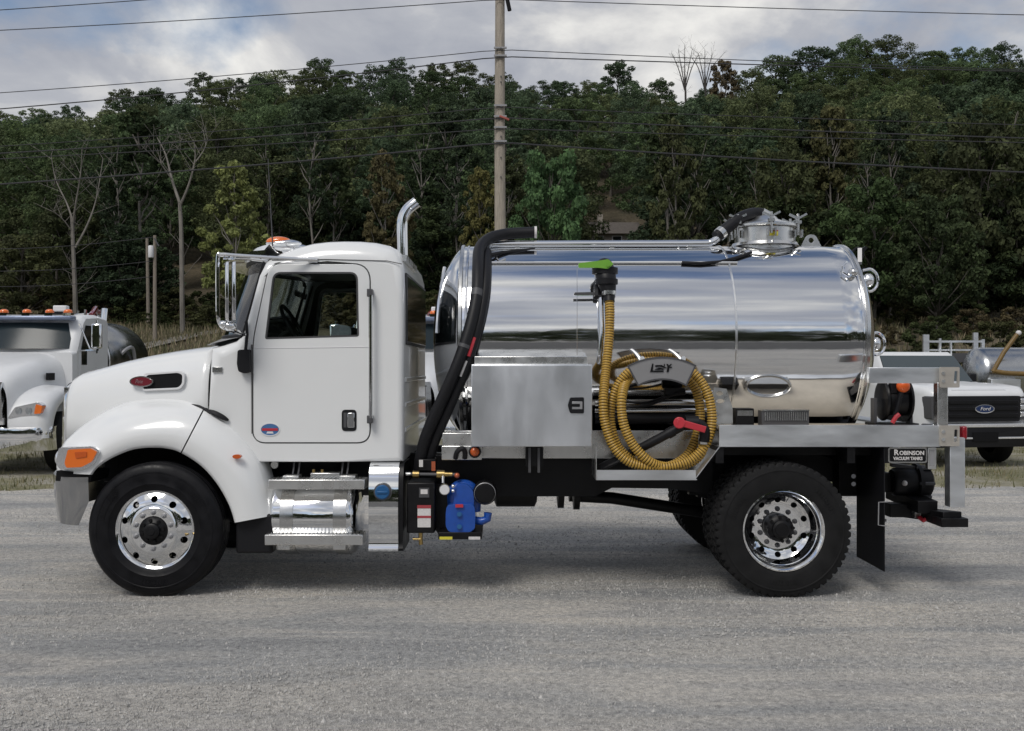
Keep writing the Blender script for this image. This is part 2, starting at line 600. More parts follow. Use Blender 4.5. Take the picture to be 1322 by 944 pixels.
def gravel_mat():
    m, N, L, b = new_mat('gravel_yard')
    t = N.new('ShaderNodeTexCoord')
    mp = N.new('ShaderNodeMapping'); mp.inputs['Scale'].default_value = (0.20, 1.55, 1); mp.inputs['Rotation'].default_value = (0, 0, rad(-7))
    L.new(t.outputs['Object'], mp.inputs['Vector'])
    band = noise_node(N, L, mp.outputs[0], 1.0, 6, 0.6, 0.5)
    patch = noise_node(N, L, t.outputs['Object'], 0.55, 6, 0.62, 0.3)
    fine = noise_node(N, L, t.outputs['Object'], 21, 7, 0.82)
    grit = noise_node(N, L, t.outputs['Object'], 130, 3, 0.7)
    vor = N.new('ShaderNodeTexVoronoi'); vor.inputs['Scale'].default_value = 55
    L.new(t.outputs['Object'], vor.inputs['Vector'])
    c1 = ramp_node(N, L, band.outputs[0], [(0.30, (0.39, 0.388, 0.385)), (0.43, (0.49, 0.485, 0.472)), (0.54, (0.66, 0.625, 0.57)), (0.62, (0.51, 0.495, 0.475)), (0.74, (0.66, 0.63, 0.58))])
    c2 = ramp_node(N, L, patch.outputs[0], [(0.30, (0.74, 0.75, 0.77)), (0.52, (1, 1, 1)), (0.72, (1.15, 1.13, 1.10))])
    a = mixrgb(N, L, 1.0, c1.outputs[0], c2.outputs[0], 'MULTIPLY')
    c3 = ramp_node(N, L, fine.outputs[0], [(0.30, (0.34, 0.34, 0.35)), (0.43, (0.80, 0.80, 0.81)), (0.5, (0.98, 0.98, 0.98)), (0.68, (1.35, 1.34, 1.32))])
    a2 = mixrgb(N, L, 1.0, a.outputs[0], c3.outputs[0], 'MULTIPLY')
    c4 = ramp_node(N, L, grit.outputs[0], [(0.3, (0.6, 0.6, 0.6)), (0.7, (1.4, 1.4, 1.4))])
    a3 = mixrgb(N, L, 0.7, a2.outputs[0], c4.outputs[0], 'MULTIPLY')
    vr = ramp_node(N, L, vor.outputs['Color'], [(0.15, (0.7, 0.7, 0.7)), (0.85, (1.25, 1.25, 1.25))])
    a4 = mixrgb(N, L, 0.5, a3.outputs[0], vr.outputs[0], 'MULTIPLY')
    L.new(a4.outputs[0], b.inputs['Base Color'])
    b.inputs['Roughness'].default_value = 0.9
    b.inputs['Specular IOR Level'].default_value = 0.25
    add = N.new('ShaderNodeMath'); add.operation = 'ADD'
    L.new(fine.outputs[0], add.inputs[0]); L.new(grit.outputs[0], add.inputs[1])
    bp = N.new('ShaderNodeBump'); bp.inputs['Strength'].default_value = 0.8; bp.inputs['Distance'].default_value = 0.03
    L.new(add.outputs[0], bp.inputs['Height']); L.new(bp.outputs[0], b.inputs['Normal'])
    return m


M['gravel'] = gravel_mat()
g = MB()
NX, NY = 90, 110
xs = [-420 + 840 * i / 2 for i in range(3)]
# fine sheet round the truck, wide sheet beyond it, in one mesh
gx = [-420, -160, -80, -40] + [-20 + 0.5 * i for i in range(81)] + [40, 80, 160, 420]
gy = [-420, -160, -80, -40, -20] + [-8 + 0.5 * i for i in range(65)] + [40, 60]
gv = [(x, y, (0.018 * noise.noise(Vector((x * 0.35, y * 0.9, 2.0))) + 0.010 * noise.noise(Vector((x * 1.1, y * 2.1, 5.0)))) * (1 if abs(x) < 20 and -8 < y < 20 else 0) * (0.15 if (-4 < x < 4 and -0.4 < y < 2.9) else 1) - 0.004)
      for x in gx for y in gy]
ny = len(gy)
g.add(gv, [(i * ny + j, (i + 1) * ny + j, (i + 1) * ny + j + 1, i * ny + j + 1) for i in range(len(gx) - 1) for j in range(ny - 1)])
tag(g.build('ground', M['gravel'], smooth=60), kind='structure')

# loose stones on the yard
stone = mat('loose_stone', (0.40, 0.39, 0.37), 0.9, var=0.5, vscale=23)
sv, sf = [], []
for i in range(60000):
    d = 4.7 + 11.5 * rnd.random() ** 1.7
    x = (rnd.random() - 0.5) * d * 1.08
    y = d - CAM_D
    r = 0.0030 + 0.0055 * rnd.random() ** 3 + (0.007 if rnd.random() < 0.004 else 0)
    r *= 0.8 + d * 0.05
    a = rnd.random() * 6.28
    c, s = math.cos(a), math.sin(a)
    b = len(sv)
    for k in range(5):
        an = k * 1.2566 + a
        q = r * (0.75 + 0.5 * rnd.random())
        sv.append((x + q * math.cos(an), y + q * math.sin(an), -0.006))
    sv.append((x + r * 0.3 * c, y + r * 0.3 * s, r * (0.7 + 0.5 * rnd.random())))
    sf += [(b + k, b + (k + 1) % 5, b + 5) for k in range(5)]
me = bpy.data.meshes.new('gravel'); me.from_pydata(sv, [], sf); me.materials.append(stone)
o = bpy.data.objects.new('gravel', me); COL.objects.link(o)
tag(o, 'loose grey stones scattered over the gravel yard', 'gravel', kind='stuff')

# ---------------- grass verge where the background trucks stand
def verge_mat():
    m, N, L, b = new_mat('verge_soil')
    t = N.new('ShaderNodeTexCoord')
    n1 = noise_node(N, L, t.outputs['Object'], 0.8, 6, 0.6, 0.4)
    n2 = noise_node(N, L, t.outputs['Object'], 22, 4, 0.7)
    c = ramp_node(N, L, n1.outputs[0], [(0.32, (0.115, 0.118, 0.056)), (0.48, (0.20, 0.185, 0.115)), (0.62, (0.30, 0.28, 0.235))])
    d = ramp_node(N, L, n2.outputs[0], [(0.3, (0.55, 0.55, 0.55)), (0.7, (1.35, 1.35, 1.3))])
    e = mixrgb(N, L, 1.0, c.outputs[0], d.outputs[0], 'MULTIPLY')
    L.new(e.outputs[0], b.inputs['Base Color']); b.inputs['Roughness'].default_value = 0.95
    return m


M['verge'] = verge_mat()


def verge_edge(x):
    return 7.0 + 0.8 * noise.noise(Vector((x * 0.35, 0, 3))) + 0.45 * noise.noise(Vector((x * 1.7, 0, 9)))


g = MB()
vx = [-45 + 0.45 * i for i in range(201)]
rows = [0, 0.25, 0.6, 1.2, 2.2, 4, 7, 11, 16, 22]
vv = []
for x in vx:
    e = verge_edge(x)
    for k, r in enumerate(rows):
        vv.append((x, e + r, -0.03 + 0.06 * min(1, k) + 0.03 * noise.noise(Vector((x, e + r, 0))) * min(1, k)))
nr = len(rows)
g.add(vv, [(i * nr + j, (i + 1) * nr + j, (i + 1) * nr + j + 1, i * nr + j + 1) for i in range(len(vx) - 1) for j in range(nr - 1)])
tag(g.build('verge', M['verge'], smooth=60), kind='structure')


def blade_mat(name, c0, c1, c2):
    m, N, L, b = new_mat(name)
    gi = N.new('ShaderNodeNewGeometry')
    c = ramp_node(N, L, gi.outputs['Random Per Island'], [(0.0, c0), (0.5, c1), (1.0, c2)])
    L.new(c.outputs[0], b.inputs['Base Color']); b.inputs['Roughness'].default_value = 0.75
    return m


M['blades'] = blade_mat('grass_blades', (0.085, 0.10, 0.036), (0.16, 0.155, 0.07), (0.27, 0.225, 0.13))
sv, sf = [], []
for i in range(46000):
    x = rnd.uniform(-17, 17)
    r = rnd.random() ** 1.4 * 9
    y = verge_edge(x) + 0.02 + r
    dens = noise.noise(Vector((x * 0.6, y * 0.8, 4))) * 0.9 + 0.45
    if r < 1.0: dens *= 0.55
    if rnd.random() > dens: continue
    h = rnd.uniform(0.03, 0.10) * (0.6 + dens) * (2.2 if rnd.random() < 0.02 else 1)
    a = rnd.random() * 6.28
    w = rnd.uniform(0.006, 0.013)
    b = len(sv)
    lx, ly = rnd.uniform(-.5, .5) * h, rnd.uniform(-.5, .5) * h
    sv += [(x - w * math.cos(a), y - w * math.sin(a), 0.0), (x + w * math.cos(a), y + w * math.sin(a), 0.0), (x + lx, y + ly, 0.02 + h)]
    sf.append((b, b + 1, b + 2))
me = bpy.data.meshes.new('grass'); me.from_pydata(sv, [], sf); me.materials.append(M['blades'])
o = bpy.data.objects.new('grass', me); COL.objects.link(o)
tag(o, 'short dry grass on the verge behind the gravel', 'grass', kind='stuff')

# ---------------- hillside
def hill_mat():
    m, N, L, b = new_mat('hillside')
    t = N.new('ShaderNodeTexCoord')
    n1 = noise_node(N, L, t.outputs['Object'], 0.25, 6, 0.65, 0.4)
    n2 = noise_node(N, L, t.outputs['Object'], 3.5, 5, 0.7)
    c = ramp_node(N, L, n1.outputs[0], [(0.3, (0.050, 0.046, 0.026)), (0.5, (0.120, 0.098, 0.062)), (0.7, (0.175, 0.140, 0.092))])
    d = ramp_node(N, L, n2.outputs[0], [(0.3, (0.45, 0.45, 0.45)), (0.7, (1.3, 1.3, 1.25))])
    e = mixrgb(N, L, 1.0, c.outputs[0], d.outputs[0], 'MULTIPLY')
    L.new(e.outputs[0], b.inputs['Base Color']); b.inputs['Roughness'].default_value = 0.95
    bp = N.new('ShaderNodeBump'); bp.inputs['Strength'].default_value = 0.8; bp.inputs['Distance'].default_value = 0.4
    L.new(n2.outputs[0], bp.inputs['Height']); L.new(bp.outputs[0], b.inputs['Normal'])
    return m


g = MB()
hx = [-220 + 4 * i for i in range(111)]
hy = [21 + 2.5 * i for i in range(20)] + [71 + 4.5 * i for i in range(60)]
nh = len(hy)
g.add([(x, y, hill_h(x, y)) for x in hx for y in hy], [(i * nh + j, (i + 1) * nh + j, (i + 1) * nh + j + 1, i * nh + j + 1) for i in range(len(hx) - 1) for j in range(nh - 1)])
tag(g.build('hill', hill_mat(), smooth=60), kind='structure')

# dirt track climbing the bank
g = MB()
top, bot = [], []
for px, y0, y1 in ((150, 455, 462), (176, 449, 457), (205, 442, 450), (235, 436, 442), (262, 431, 436), (292, 427, 431), (330, 421, 425)):
    a, b2 = on_hill(px, y0), on_hill(px, y1)
    top.append(a); bot.append(b2)
ts, bs = smooth_path(top, 5), smooth_path(bot, 5)
tv = []
for a, b2 in zip(ts, bs):
    for k in range(4):
        q = a.lerp(b2, k / 3)
        tv.append((q.x, q.y, hill_h(q.x, q.y) + 0.12))
g.add(tv, [(i * 4 + k, i * 4 + k + 1, i * 4 + k + 5, i * 4 + k + 4) for i in range(len(ts) - 1) for k in range(3)])
tag(g.build('track', mat('track_gravel', (0.20, 0.185, 0.165), 0.95, var=0.25, vscale=2), smooth=60), kind='structure')

# ---------------- trees
def foliage_mat(name):
    m, N, L, b = new_mat(name)
    oi = N.new('ShaderNodeObjectInfo')
    gi = N.new('ShaderNodeNewGeometry')
    t = N.new('ShaderNodeTexCoord')
    n = noise_node(N, L, t.outputs['Object'], 0.55, 3, 0.6)
    r1 = ramp_node(N, L, gi.outputs['Random Per Island'], [(0, (0.6, 0.62, 0.6)), (0.6, (1.0, 1.0, 1.0)), (1, (1.36, 1.38, 1.25))])
    r2 = ramp_node(N, L, n.outputs[0], [(0.32, (0.62, 0.66, 0.66)), (0.68, (1.28, 1.32, 1.15))])
    a = mixrgb(N, L, 1.0, oi.outputs['Color'], r1.outputs[0], 'MULTIPLY')
    a2 = mixrgb(N, L, 1.0, a.outputs[0], r2.outputs[0], 'MULTIPLY')
    L.new(a2.outputs[0], b.inputs['Base Color'])
    b.inputs['Roughness'].default_value = 0.8
    b.inputs['Specular IOR Level'].default_value = 0.1
    tl = N.new('ShaderNodeBsdfTranslucent'); L.new(a2.outputs[0], tl.inputs[0])
    mi = N.new('ShaderNodeMixShader'); mi.inputs[0].default_value = 0.35
    L.new(b.outputs[0], mi.inputs[1]); L.new(tl.outputs[0], mi.inputs[2])
    L.new(mi.outputs[0], N['Material Output'].inputs['Surface'])
    return m


M['leaf'] = foliage_mat('foliage')
M['bark'] = mat('bark', (0.105, 0.095, 0.082), 0.9, var=0.4, vscale=3, stretch=(1, 1, 0.25), bump=0.6, bscale=9)
M['bark_pale'] = mat('bark_pale', (0.19, 0.175, 0.155), 0.9, var=0.3, vscale=3, stretch=(1, 1, 0.3), bump=0.5, bscale=8)
M['bark_dark'] = mat('bark_dark', (0.05, 0.045, 0.04), 0.9, var=0.3, vscale=3)


def leaf_card(rg, c, nrm, size, sv, sf):
    u = nrm.orthogonal().normalized()
    u = Matrix.Rotation(rg.random() * 6.28, 3, nrm) @ u
    w = nrm.cross(u)
    a, b_ = size * rg.uniform(0.6, 1.2), size * rg.uniform(0.4, 0.8)
    k = len(sv)
    sv += [c - u * a, c - w * b_ + u * a * rg.uniform(-.3, .3), c + u * a - nrm * (size * 0.25), c + w * b_ + u * a * rg.uniform(-.3, .3)]
    sf.append((k, k + 1, k + 2, k + 3))


def crown_mesh(seed, H, base, rx, n_leaf, leaf, blobs=26, taper=0.35, droop=0.0):
    rg = random.Random(seed)
    sv, sf = [], []
    cen = []
    for i in range(blobs):
        t = (i + 0.5) / blobs
        z = base + (H - base) * (0.06 + 0.90 * t)
        wid = rx * (math.sqrt(max(0.0, 1 - ((t - 0.45) / 0.58) ** 2)) * (1 - taper * 0.6 * t) + 0.10)
        a = i * 2.399 + rg.uniform(-.5, .5)
        rr = wid * math.sqrt(rg.random()) * 0.95
        br = rx * rg.uniform(0.11, 0.27) * (1 - 0.20 * t)
        cen.append((Vector((rr * math.cos(a), rr * math.sin(a), z - droop * rr)), br))
    tot = sum(b * b for _, b in cen)
    for c, br in cen:
        for _ in range(int(n_leaf * br * br / tot)):
            d = Vector((rg.gauss(0, 1), rg.gauss(0, 1), rg.gauss(0, 0.8) + 0.15)).normalized()
            rad_ = br * (0.45 + 0.62 * rg.random() ** 0.6)
            p = c + Vector((d.x * rad_, d.y * rad_, d.z * rad_ * 0.72))
            nn = (d + Vector((rg.gauss(0, .6), rg.gauss(0, .6), rg.gauss(0, .5) + .25))).normalized()
            leaf_card(rg, p, nn, leaf * rg.uniform(0.65, 1.25), sv, sf)
    me = bpy.data.meshes.new('crown'); me.from_pydata([tuple(p) for p in sv], [], sf)
    me.materials.append(M['leaf'])
    return me, cen


def limb(mb, p, q, r0, r1, rg, n=6, wob=0.06):
    L = (q - p).length
    pts = [p.lerp(q, t) + Vector((rg.gauss(0, 1), rg.gauss(0, 1), 0)) * (wob * L * math.sin(PI * t) * 0.5) for t in (0, .25, .5, .75, 1)]
    mb.tube(pts, r0, n, rf=lambda i: r0 + (r1 - r0) * i / 4)


def trunk_mesh(seed, H, base, r, cen, mname):
    rg = random.Random(seed + 99)
    mb = MB()
    top = Vector((rg.uniform(-.4, .4), rg.uniform(-.4, .4), H * 0.86))
    pts = [Vector((0, 0, -1.2)), Vector((0, 0, 0.3)), Vector((rg.uniform(-.15, .15), 0, H * .3)), Vector((rg.uniform(-.3, .3), 0, H * .6)), top]
    pts = smooth_path(pts, 3)
    n = len(pts)
    mb.tube(pts, r, 7, rf=lambda i: r * (1.25 - 1.1 * i / (n - 1)))
    for c, br in cen[::3]:
        z0 = max(base * 0.75, c.z - (c.xy.length) * 0.9 - 0.8)
        p = Vector((0, 0, min(z0, H * 0.8)))
        limb(mb, p, c, r * 0.38, r * 0.10, rg, 5)
    me = bpy.data.meshes.new('trunk')
    me.from_pydata([tuple(v) for v in mb.v], [], mb.f)
    me.materials.append(M[mname])
    me.polygons.foreach_set('use_smooth', [True] * len(me.polygons))
    return me


PROTO = []
for seed, (H, base, rx, nl, lf, bl, tp) in enumerate([
        (16.5, 3.5, 3.9, 15000, 0.145, 120, 0.25), (15.5, 2.6, 3.6, 15000, 0.145, 110, 0.40), (17.5, 5.0, 3.7, 14000, 0.14, 105, 0.15),
        (14.5, 2.2, 4.2, 15000, 0.15, 120, 0.25), (16.0, 4.5, 4.4, 15000, 0.145, 130, 0.10), (18.0, 3.5, 3.4, 15000, 0.14, 115, 0.35)]):
    cm, cen = crown_mesh(seed + 3, H, base, rx, nl, lf, bl, tp)
    PROTO.append((cm, trunk_mesh(seed, H, base, 0.20, cen[::2], 'bark'), H))
cm, cen = crown_mesh(71, 15.0, 8.5, 2.3, 5500, 0.15, 55, 0.3)
SLIM = (cm, trunk_mesh(71, 15.0, 8.5, 0.17, cen, 'bark_pale'), 15.0)
cm, cen = crown_mesh(72, 15.0, 7.0, 2.0, 2600, 0.14, 50, 0.3)
THIN = (cm, trunk_mesh(72, 15.0, 7.0, 0.14, cen, 'bark_pale'), 15.0)
# shrub and round low tree forms
cm, cen = crown_mesh(41, 3.2, 0.15, 1.9, 3600, 0.12, 40, 0.2)
SHRUB = (cm, trunk_mesh(41, 2.6, 0.3, 0.05, cen, 'bark'), 3.2)
cm, cen = crown_mesh(52, 9.0, 1.6, 3.3, 11000, 0.15, 80, 0.30)
ROUND = (cm, trunk_mesh(52, 9.0, 1.6, 0.16, cen, 'bark'), 9.0)
cm, cen = crown_mesh(63, 11.0, 2.2, 2.6, 9000, 0.15, 70, 0.45)
TALL = (cm, trunk_mesh(63, 11.0, 2.2, 0.15, cen, 'bark_pale'), 11.0)


def plant_tree(proto, loc, H, width, color, label, group=None, name='forest_tree', cat='tree', rz=None):
    root = bpy.data.objects.new(name, None)
    COL.objects.link(root)
    s = H / proto[2]
    root.location = loc
    root.rotation_euler = (0, 0, rnd.random() * 6.28 if rz is None else rz)
    root.scale = (s * width, s * width, s)
    tag(root, label, cat, group)
    for nm, me in (('crown', proto[0]), ('trunk', proto[1])):
        c = bpy.data.objects.new(nm, me); COL.objects.link(c); c.parent = root
        c.color = (*color, 1)
    return root


GREENS = [(0.054, 0.074, 0.040), (0.064, 0.082, 0.042), (0.046, 0.064, 0.040), (0.076, 0.086, 0.046), (0.056, 0.074, 0.048), (0.076, 0.086, 0.048)]
y = 66.0
row = 0
while y < CREST_Y + 8:
    d = y + CAM_D
    half = d * 0.60 + 6
    step = 5.4 if row < 3 else 5.9
    x = -half + rnd.random() * 4
    while x < half:
        xx, yy = x + rnd.uniform(-1.6, 1.6), y + rnd.uniform(-2.5, 2.5)
        px = CX + xx * F / (yy + CAM_D)
        skip = False
        if row < 3 and 748 < px < 838: skip = True                     # the clearing round the house
        if row == 0 and (170 < px < 330 or rnd.random() < 0.25): skip = True
        if not skip:
            H = TREE_H * rnd.uniform(0.78, 1.02) * (0.86 if row == 0 else 0.92 if row < 5 else 0.76)
            col = Vector(rnd.choice(GREENS)) * rnd.uniform(1.25, 2.4)
            if row < 4 and px > 820 and rnd.random() < 0.35: col = Vector((0.100, 0.112, 0.058))
            plant_tree(rnd.choice(PROTO), (xx, yy, hill_h(xx, yy) - 0.3), H, rnd.uniform(0.95, 1.35) * (1.25 if row >= 5 else 1), col,
                       'dark green tree in the dense wood covering the hillside', 'trees of the hillside wood')
        x += step * rnd.uniform(0.85, 1.15)
    y += 9.0 + row * 0.35
    row += 1

# trees that stand out at the edge of the wood
def feature(proto, px, py_top, py_base, depth, wpx, color, label, name='edge_tree'):
    Y = depth - CAM_D
    p = P(px, py_base, Y)
    z = hill_h(p.x, Y)
    H = PZ(py_top, Y) - z
    g_ = sum(color) / 3
    color = tuple((k_ * 0.75 + g_ * 0.25) * 1.55 for k_ in color)
    wid = (wpx / F * depth) / (2 * {id(ROUND): 3.5, id(TALL): 2.9}.get(id(proto), 4.0) * H / proto[2])
    return plant_tree(proto, (p.x, Y, z - 0.1), H, wid, color, label, None, name)


feature(TALL, 303, 205, 410, 60, 100, (0.190, 0.205, 0.060), 'yellow-green tree with layered boughs behind the chrome mirrors of the white cab')
feature(ROUND, 712, 192, 330, 58, 112, (0.066, 0.125, 0.050), 'round bright green tree just right of the tall wooden pole')
feature(TALL, 622, 212, 320, 59, 74, (0.120, 0.105, 0.030), 'yellowing slim tree just left of the tall wooden pole')
feature(TALL, 498, 190, 330, 62, 84, (0.098, 0.080, 0.036), 'brownish olive tree behind the exhaust stack')
feature(ROUND, 1128, 232, 400, 60, 130, (0.048, 0.076, 0.028), 'broad green leafy tree behind the rear of the tank')
feature(ROUND, 1010, 190, 400, 66, 120, (0.062, 0.070, 0.028), 'olive green tree behind the manhole of the tank')
feature(ROUND, 1265, 150, 400, 66, 150, (0.056, 0.064, 0.028), 'large olive tree above the white pickup')
feature(TALL, 872, 150, 330, 64, 90, (0.066, 0.072, 0.030), 'tall olive tree left of the bare trees')
feature(TALL, 935, 74, 150, 140, 60, (0.100, 0.072, 0.042), 'thin rusty brown tree on the skyline beside bare branches')
feature(TALL, 1075, 130, 400, 70, 100, (0.082, 0.076, 0.030), 'yellowish olive tree in the wood above the lifting lug')
feature(ROUND, 30, 300, 420, 62, 110, (0.074, 0.078, 0.032), 'pale olive bushy tree behind the parked truck at the edge of the wood')
feature(ROUND, 1210, 250, 420, 57, 120, (0.040, 0.056, 0.024), 'dark leafy tree right behind the white pickup roof')


def bare_tree(loc, segs, label, mname='bark_pale', name='bare_tree', twigs=0, seed=5):
    """segs: list of (points, r0, r1) in metres, world coordinates"""
    root = thing(name, loc, label, 'tree', world_built=True)
    rg = random.Random(seed)
    mb = MB(); tw = MB()
    for k, (pts, r0, r1) in enumerate(segs):
        pts = smooth_path(pts, 4)
        n = len(pts)
        (mb if k == 0 else tw).tube(pts, r0, 7, rf=lambda i: r0 + (r1 - r0) * i / (n - 1))
        for _ in range(twigs):
            i = rg.randrange(n // 3, n)
            d = Vector((rg.uniform(-1, 1), rg.uniform(-.6, .6), rg.uniform(0.2, 1.2))).normalized()
            L = rg.uniform(0.6, 2.2)
            limb(tw, pts[i], pts[i] + d * L, 0.016, 0.007, rg, 4, 0.0)
            q = pts[i] + d * L * 0.6
            limb(tw, q, q + Vector((rg.uniform(-1, 1), rg.uniform(-.5, .5), rg.uniform(0.3, 1))).normalized() * L * 0.5, 0.010, 0.006, rg, 4, 0.1)
    mb.build('trunk', M[mname], root)
    tw.build('limbs', M[mname], root)
    return root


def px_path(pts, Y):
    return [P(a, b2, Y + dy_) for a, b2, dy_ in pts]


Yb = 50
b0 = P(236, 440, Yb); b0.z = hill_h(b0.x, Yb)
bare_tree(b0, [([b0 - Vector((0, 0, .5))] + px_path([(235, 380, 0), (234, 300, 0), (232, 262, 0)], Yb), 0.15, 0.10),
               (px_path([(232, 262, 0), (222, 232, .3), (214, 200, .6), (203, 178, 1)], Yb), 0.09, 0.02),
               (px_path([(233, 265, 0), (244, 238, -.4), (252, 205, -.6), (250, 180, -.8)], Yb), 0.08, 0.02),
               (px_path([(222, 232, 0), (208, 212, -.5), (196, 196, -1)], Yb), 0.045, 0.012),
               (px_path([(250, 212, 0), (262, 196, .5), (268, 180, 1)], Yb), 0.04, 0.012)],
          'pale bare tree with a forked trunk standing left of the yellow-green tree', twigs=7, seed=4)
Yb = 54
b0 = P(98, 425, Yb); b0.z = hill_h(b0.x, Yb)
bare_tree(b0, [([b0 - Vector((0, 0, .5))] + px_path([(97, 380, 0), (95, 330, 0), (93, 280, 0)], Yb), 0.16, 0.10),
               (px_path([(93, 282, 0), (86, 262, .4), (72, 232, .8), (66, 200, 1)], Yb), 0.06, 0.015),
               (px_path([(94, 290, 0), (98, 262, -.4), (104, 225, -.8), (106, 190, -1)], Yb), 0.07, 0.015),
               (px_path([(97, 320, 0), (112, 292, .4), (124, 258, .9), (133, 205, 1.4)], Yb), 0.075, 0.018),
               (px_path([(94, 300, 0), (80, 282, -.5), (66, 272, -.9)], Yb), 0.045, 0.012)],
          'grey leafless tree with spreading limbs behind the parked truck', 'bark_pale', twigs=10, seed=8)
Yb = 138
for k, (px, tp_, bs_, lab) in enumerate(((886, 58, 150, 'taller of two leafless trees on the skyline, nearer the pole'), (912, 64, 150, 'shorter of two leafless trees on the skyline, beside the rusty tree'))):
    b0 = P(px, bs_, Yb); b0.z = hill_h(b0.x, Yb)
    zt = b0.z
    segs = [([b0, P(px - 1, 120, Yb), P(px - 2, 95, Yb)], 0.20, 0.09)]
    for ang in (-14, -7, 0, 8, 15):
        segs.append(([P(px - 2, 108 + abs(ang) * .6, Yb), P(px - 2 + ang * .6, 88, Yb + .5), P(px - 2 + ang * 1.2, tp_ + abs(ang) * .8, Yb + 1)], 0.10, 0.03))
    bare_tree(b0, segs, lab, 'bark_dark', twigs=9, seed=20 + k)
# slender trees with pale straight trunks, and dark understorey, along the edge of the wood
for k, px in enumerate((150, 182, 345, 362, 403, 432, 543, 577, 590, 655, 690, 862, 900, 940, 975, 1050, 1120, 1150, 1243, 1252, 1300)):
    Y = 58 + (k % 4) * 2.0
    X = PX(px, Y)
    plant_tree(SLIM if k % 2 else THIN, (X, Y, hill_h(X, Y) - .3), rnd.uniform(11.5, 15), rnd.uniform(.85, 1.1), Vector(rnd.choice(GREENS)) * 1.1,
               'slender tree with a pale bare trunk at the dark edge of the wood', 'slender trees along the edge of the wood', 'slender_tree')
for k in range(46):
    Y = rnd.uniform(57, 72)
    px = rnd.uniform(330, 1345) if k > 9 else rnd.uniform(-20, 175)
    X = PX(px, Y)
    if 745 < px < 845: continue
    plant_tree(ROUND, (X, Y, hill_h(X, Y) - .3), rnd.uniform(4.5, 8.5), rnd.uniform(.9, 1.25), Vector(rnd.choice(GREENS)) * rnd.uniform(.8, 1.15),
               'small leafy tree in the understorey below the wood', 'understorey trees below the wood', 'young_tree')

# undergrowth on the bank
BROWN = [(0.125, 0.100, 0.060), (0.085, 0.086, 0.044), (0.150, 0.118, 0.076), (0.066, 0.080, 0.038)]
for i in range(120):
    px = rnd.uniform(-20, 1340) if i > 34 else rnd.uniform(150, 330)
    Y = rnd.uniform(34, 62) if i > 34 else rnd.uniform(53, 63)
    if i > 34 and 135 < px < 340: Y = max(Y, 56)
    X = PX(px, Y)
    z = hill_h(X, Y)
    pyb = CY - (z - CAM_H) * F / (Y + CAM_D)
    plant_tree(SHRUB, (X, Y, z - 0.1), rnd.uniform(0.9, 2.6) if i > 34 else rnd.uniform(0.6, 1.7), rnd.uniform(0.9, 1.6), Vector(rnd.choice(BROWN)) * rnd.uniform(.8, 1.2),
               'low scrubby bush on the bank below the wood', 'bushes on the bank', 'bush', 'bush')

# dry brush and tall grass covering the bank
M['brush'] = blade_mat('bank_brush', (0.085, 0.100, 0.040), (0.160, 0.142, 0.075), (0.290, 0.230, 0.150))
sv, sf = [], []
for i in range(60000):
    Y = rnd.uniform(26, 68)
    px = rnd.uniform(-30, 345) if rnd.random() < .6 else rnd.uniform(1110, 1350) if rnd.random() < .75 else rnd.uniform(345, 1110)
    X = PX(px, Y)
    z = hill_h(X, Y)
    k = noise.noise(Vector((X * .25, Y * .25, 7))) * .5 + .6
    if rnd.random() > k + .15 or (px > 345 and rnd.random() < .7): continue
    h = rnd.uniform(.15, .5) * (.5 + k)
    an, w = rnd.random() * 6.28, rnd.uniform(.02, .055)
    q = len(sv)
    sv += [(X - w * math.cos(an), Y - w * math.sin(an), z - .05), (X + w * math.cos(an), Y + w * math.sin(an), z - .05), (X + rnd.uniform(-.5, .5) * h, Y + rnd.uniform(-.5, .5) * h, z + h)]
    sf.append((q, q + 1, q + 2))
me = bpy.data.meshes.new('brush'); me.from_pydata(sv, [], sf); me.materials.append(M['brush'])
o = bpy.data.objects.new('brush', me); COL.objects.link(o)
tag(o, 'dry brush and tall grass covering the bank', 'brush', kind='stuff')

# unseen wood added behind the camera to give the tank its dark mirrored band
sv, sf = [], []
rg = random.Random(77)
for i in range(12000):
    x = rg.uniform(-150, 150)
    hmax = 13.0 + 5.0 * noise.noise(Vector((x * 0.05, 0, 0))) + 2.0 * noise.noise(Vector((x * 0.3, 0, 4)))
    leaf_card(rg, Vector((x, -66 + rg.uniform(-6, 6), hmax * rg.random() ** 0.8)), Vector((rg.gauss(0, .5), 1, rg.gauss(0, .5) + .3)).normalized(), rg.uniform(0.8, 1.5), sv, sf)
me = bpy.data.meshes.new('reflection_wood'); me.from_pydata([tuple(p) for p in sv], [], sf); me.materials.append(M['leaf'])
o = bpy.data.objects.new('reflection_wood', me); COL.objects.link(o); o.color = (0.085, 0.095, 0.055, 1)
tag(o, 'added line of dark trees behind the camera, mirrored in the polished tank', 'wood', kind='stuff')

g = MB()
g.add([(-300, -46, .006), (300, -46, .006), (300, -9.5, .006), (-300, -9.5, .006)], [(0, 1, 2, 3)])  # unseen asphalt strip added behind the camera to darken the tank's mirrored ground
tag(g.build('reflection_road', mat('asphalt', (.06, .059, .058), .85, var=.2, vscale=1.2)), kind='structure')

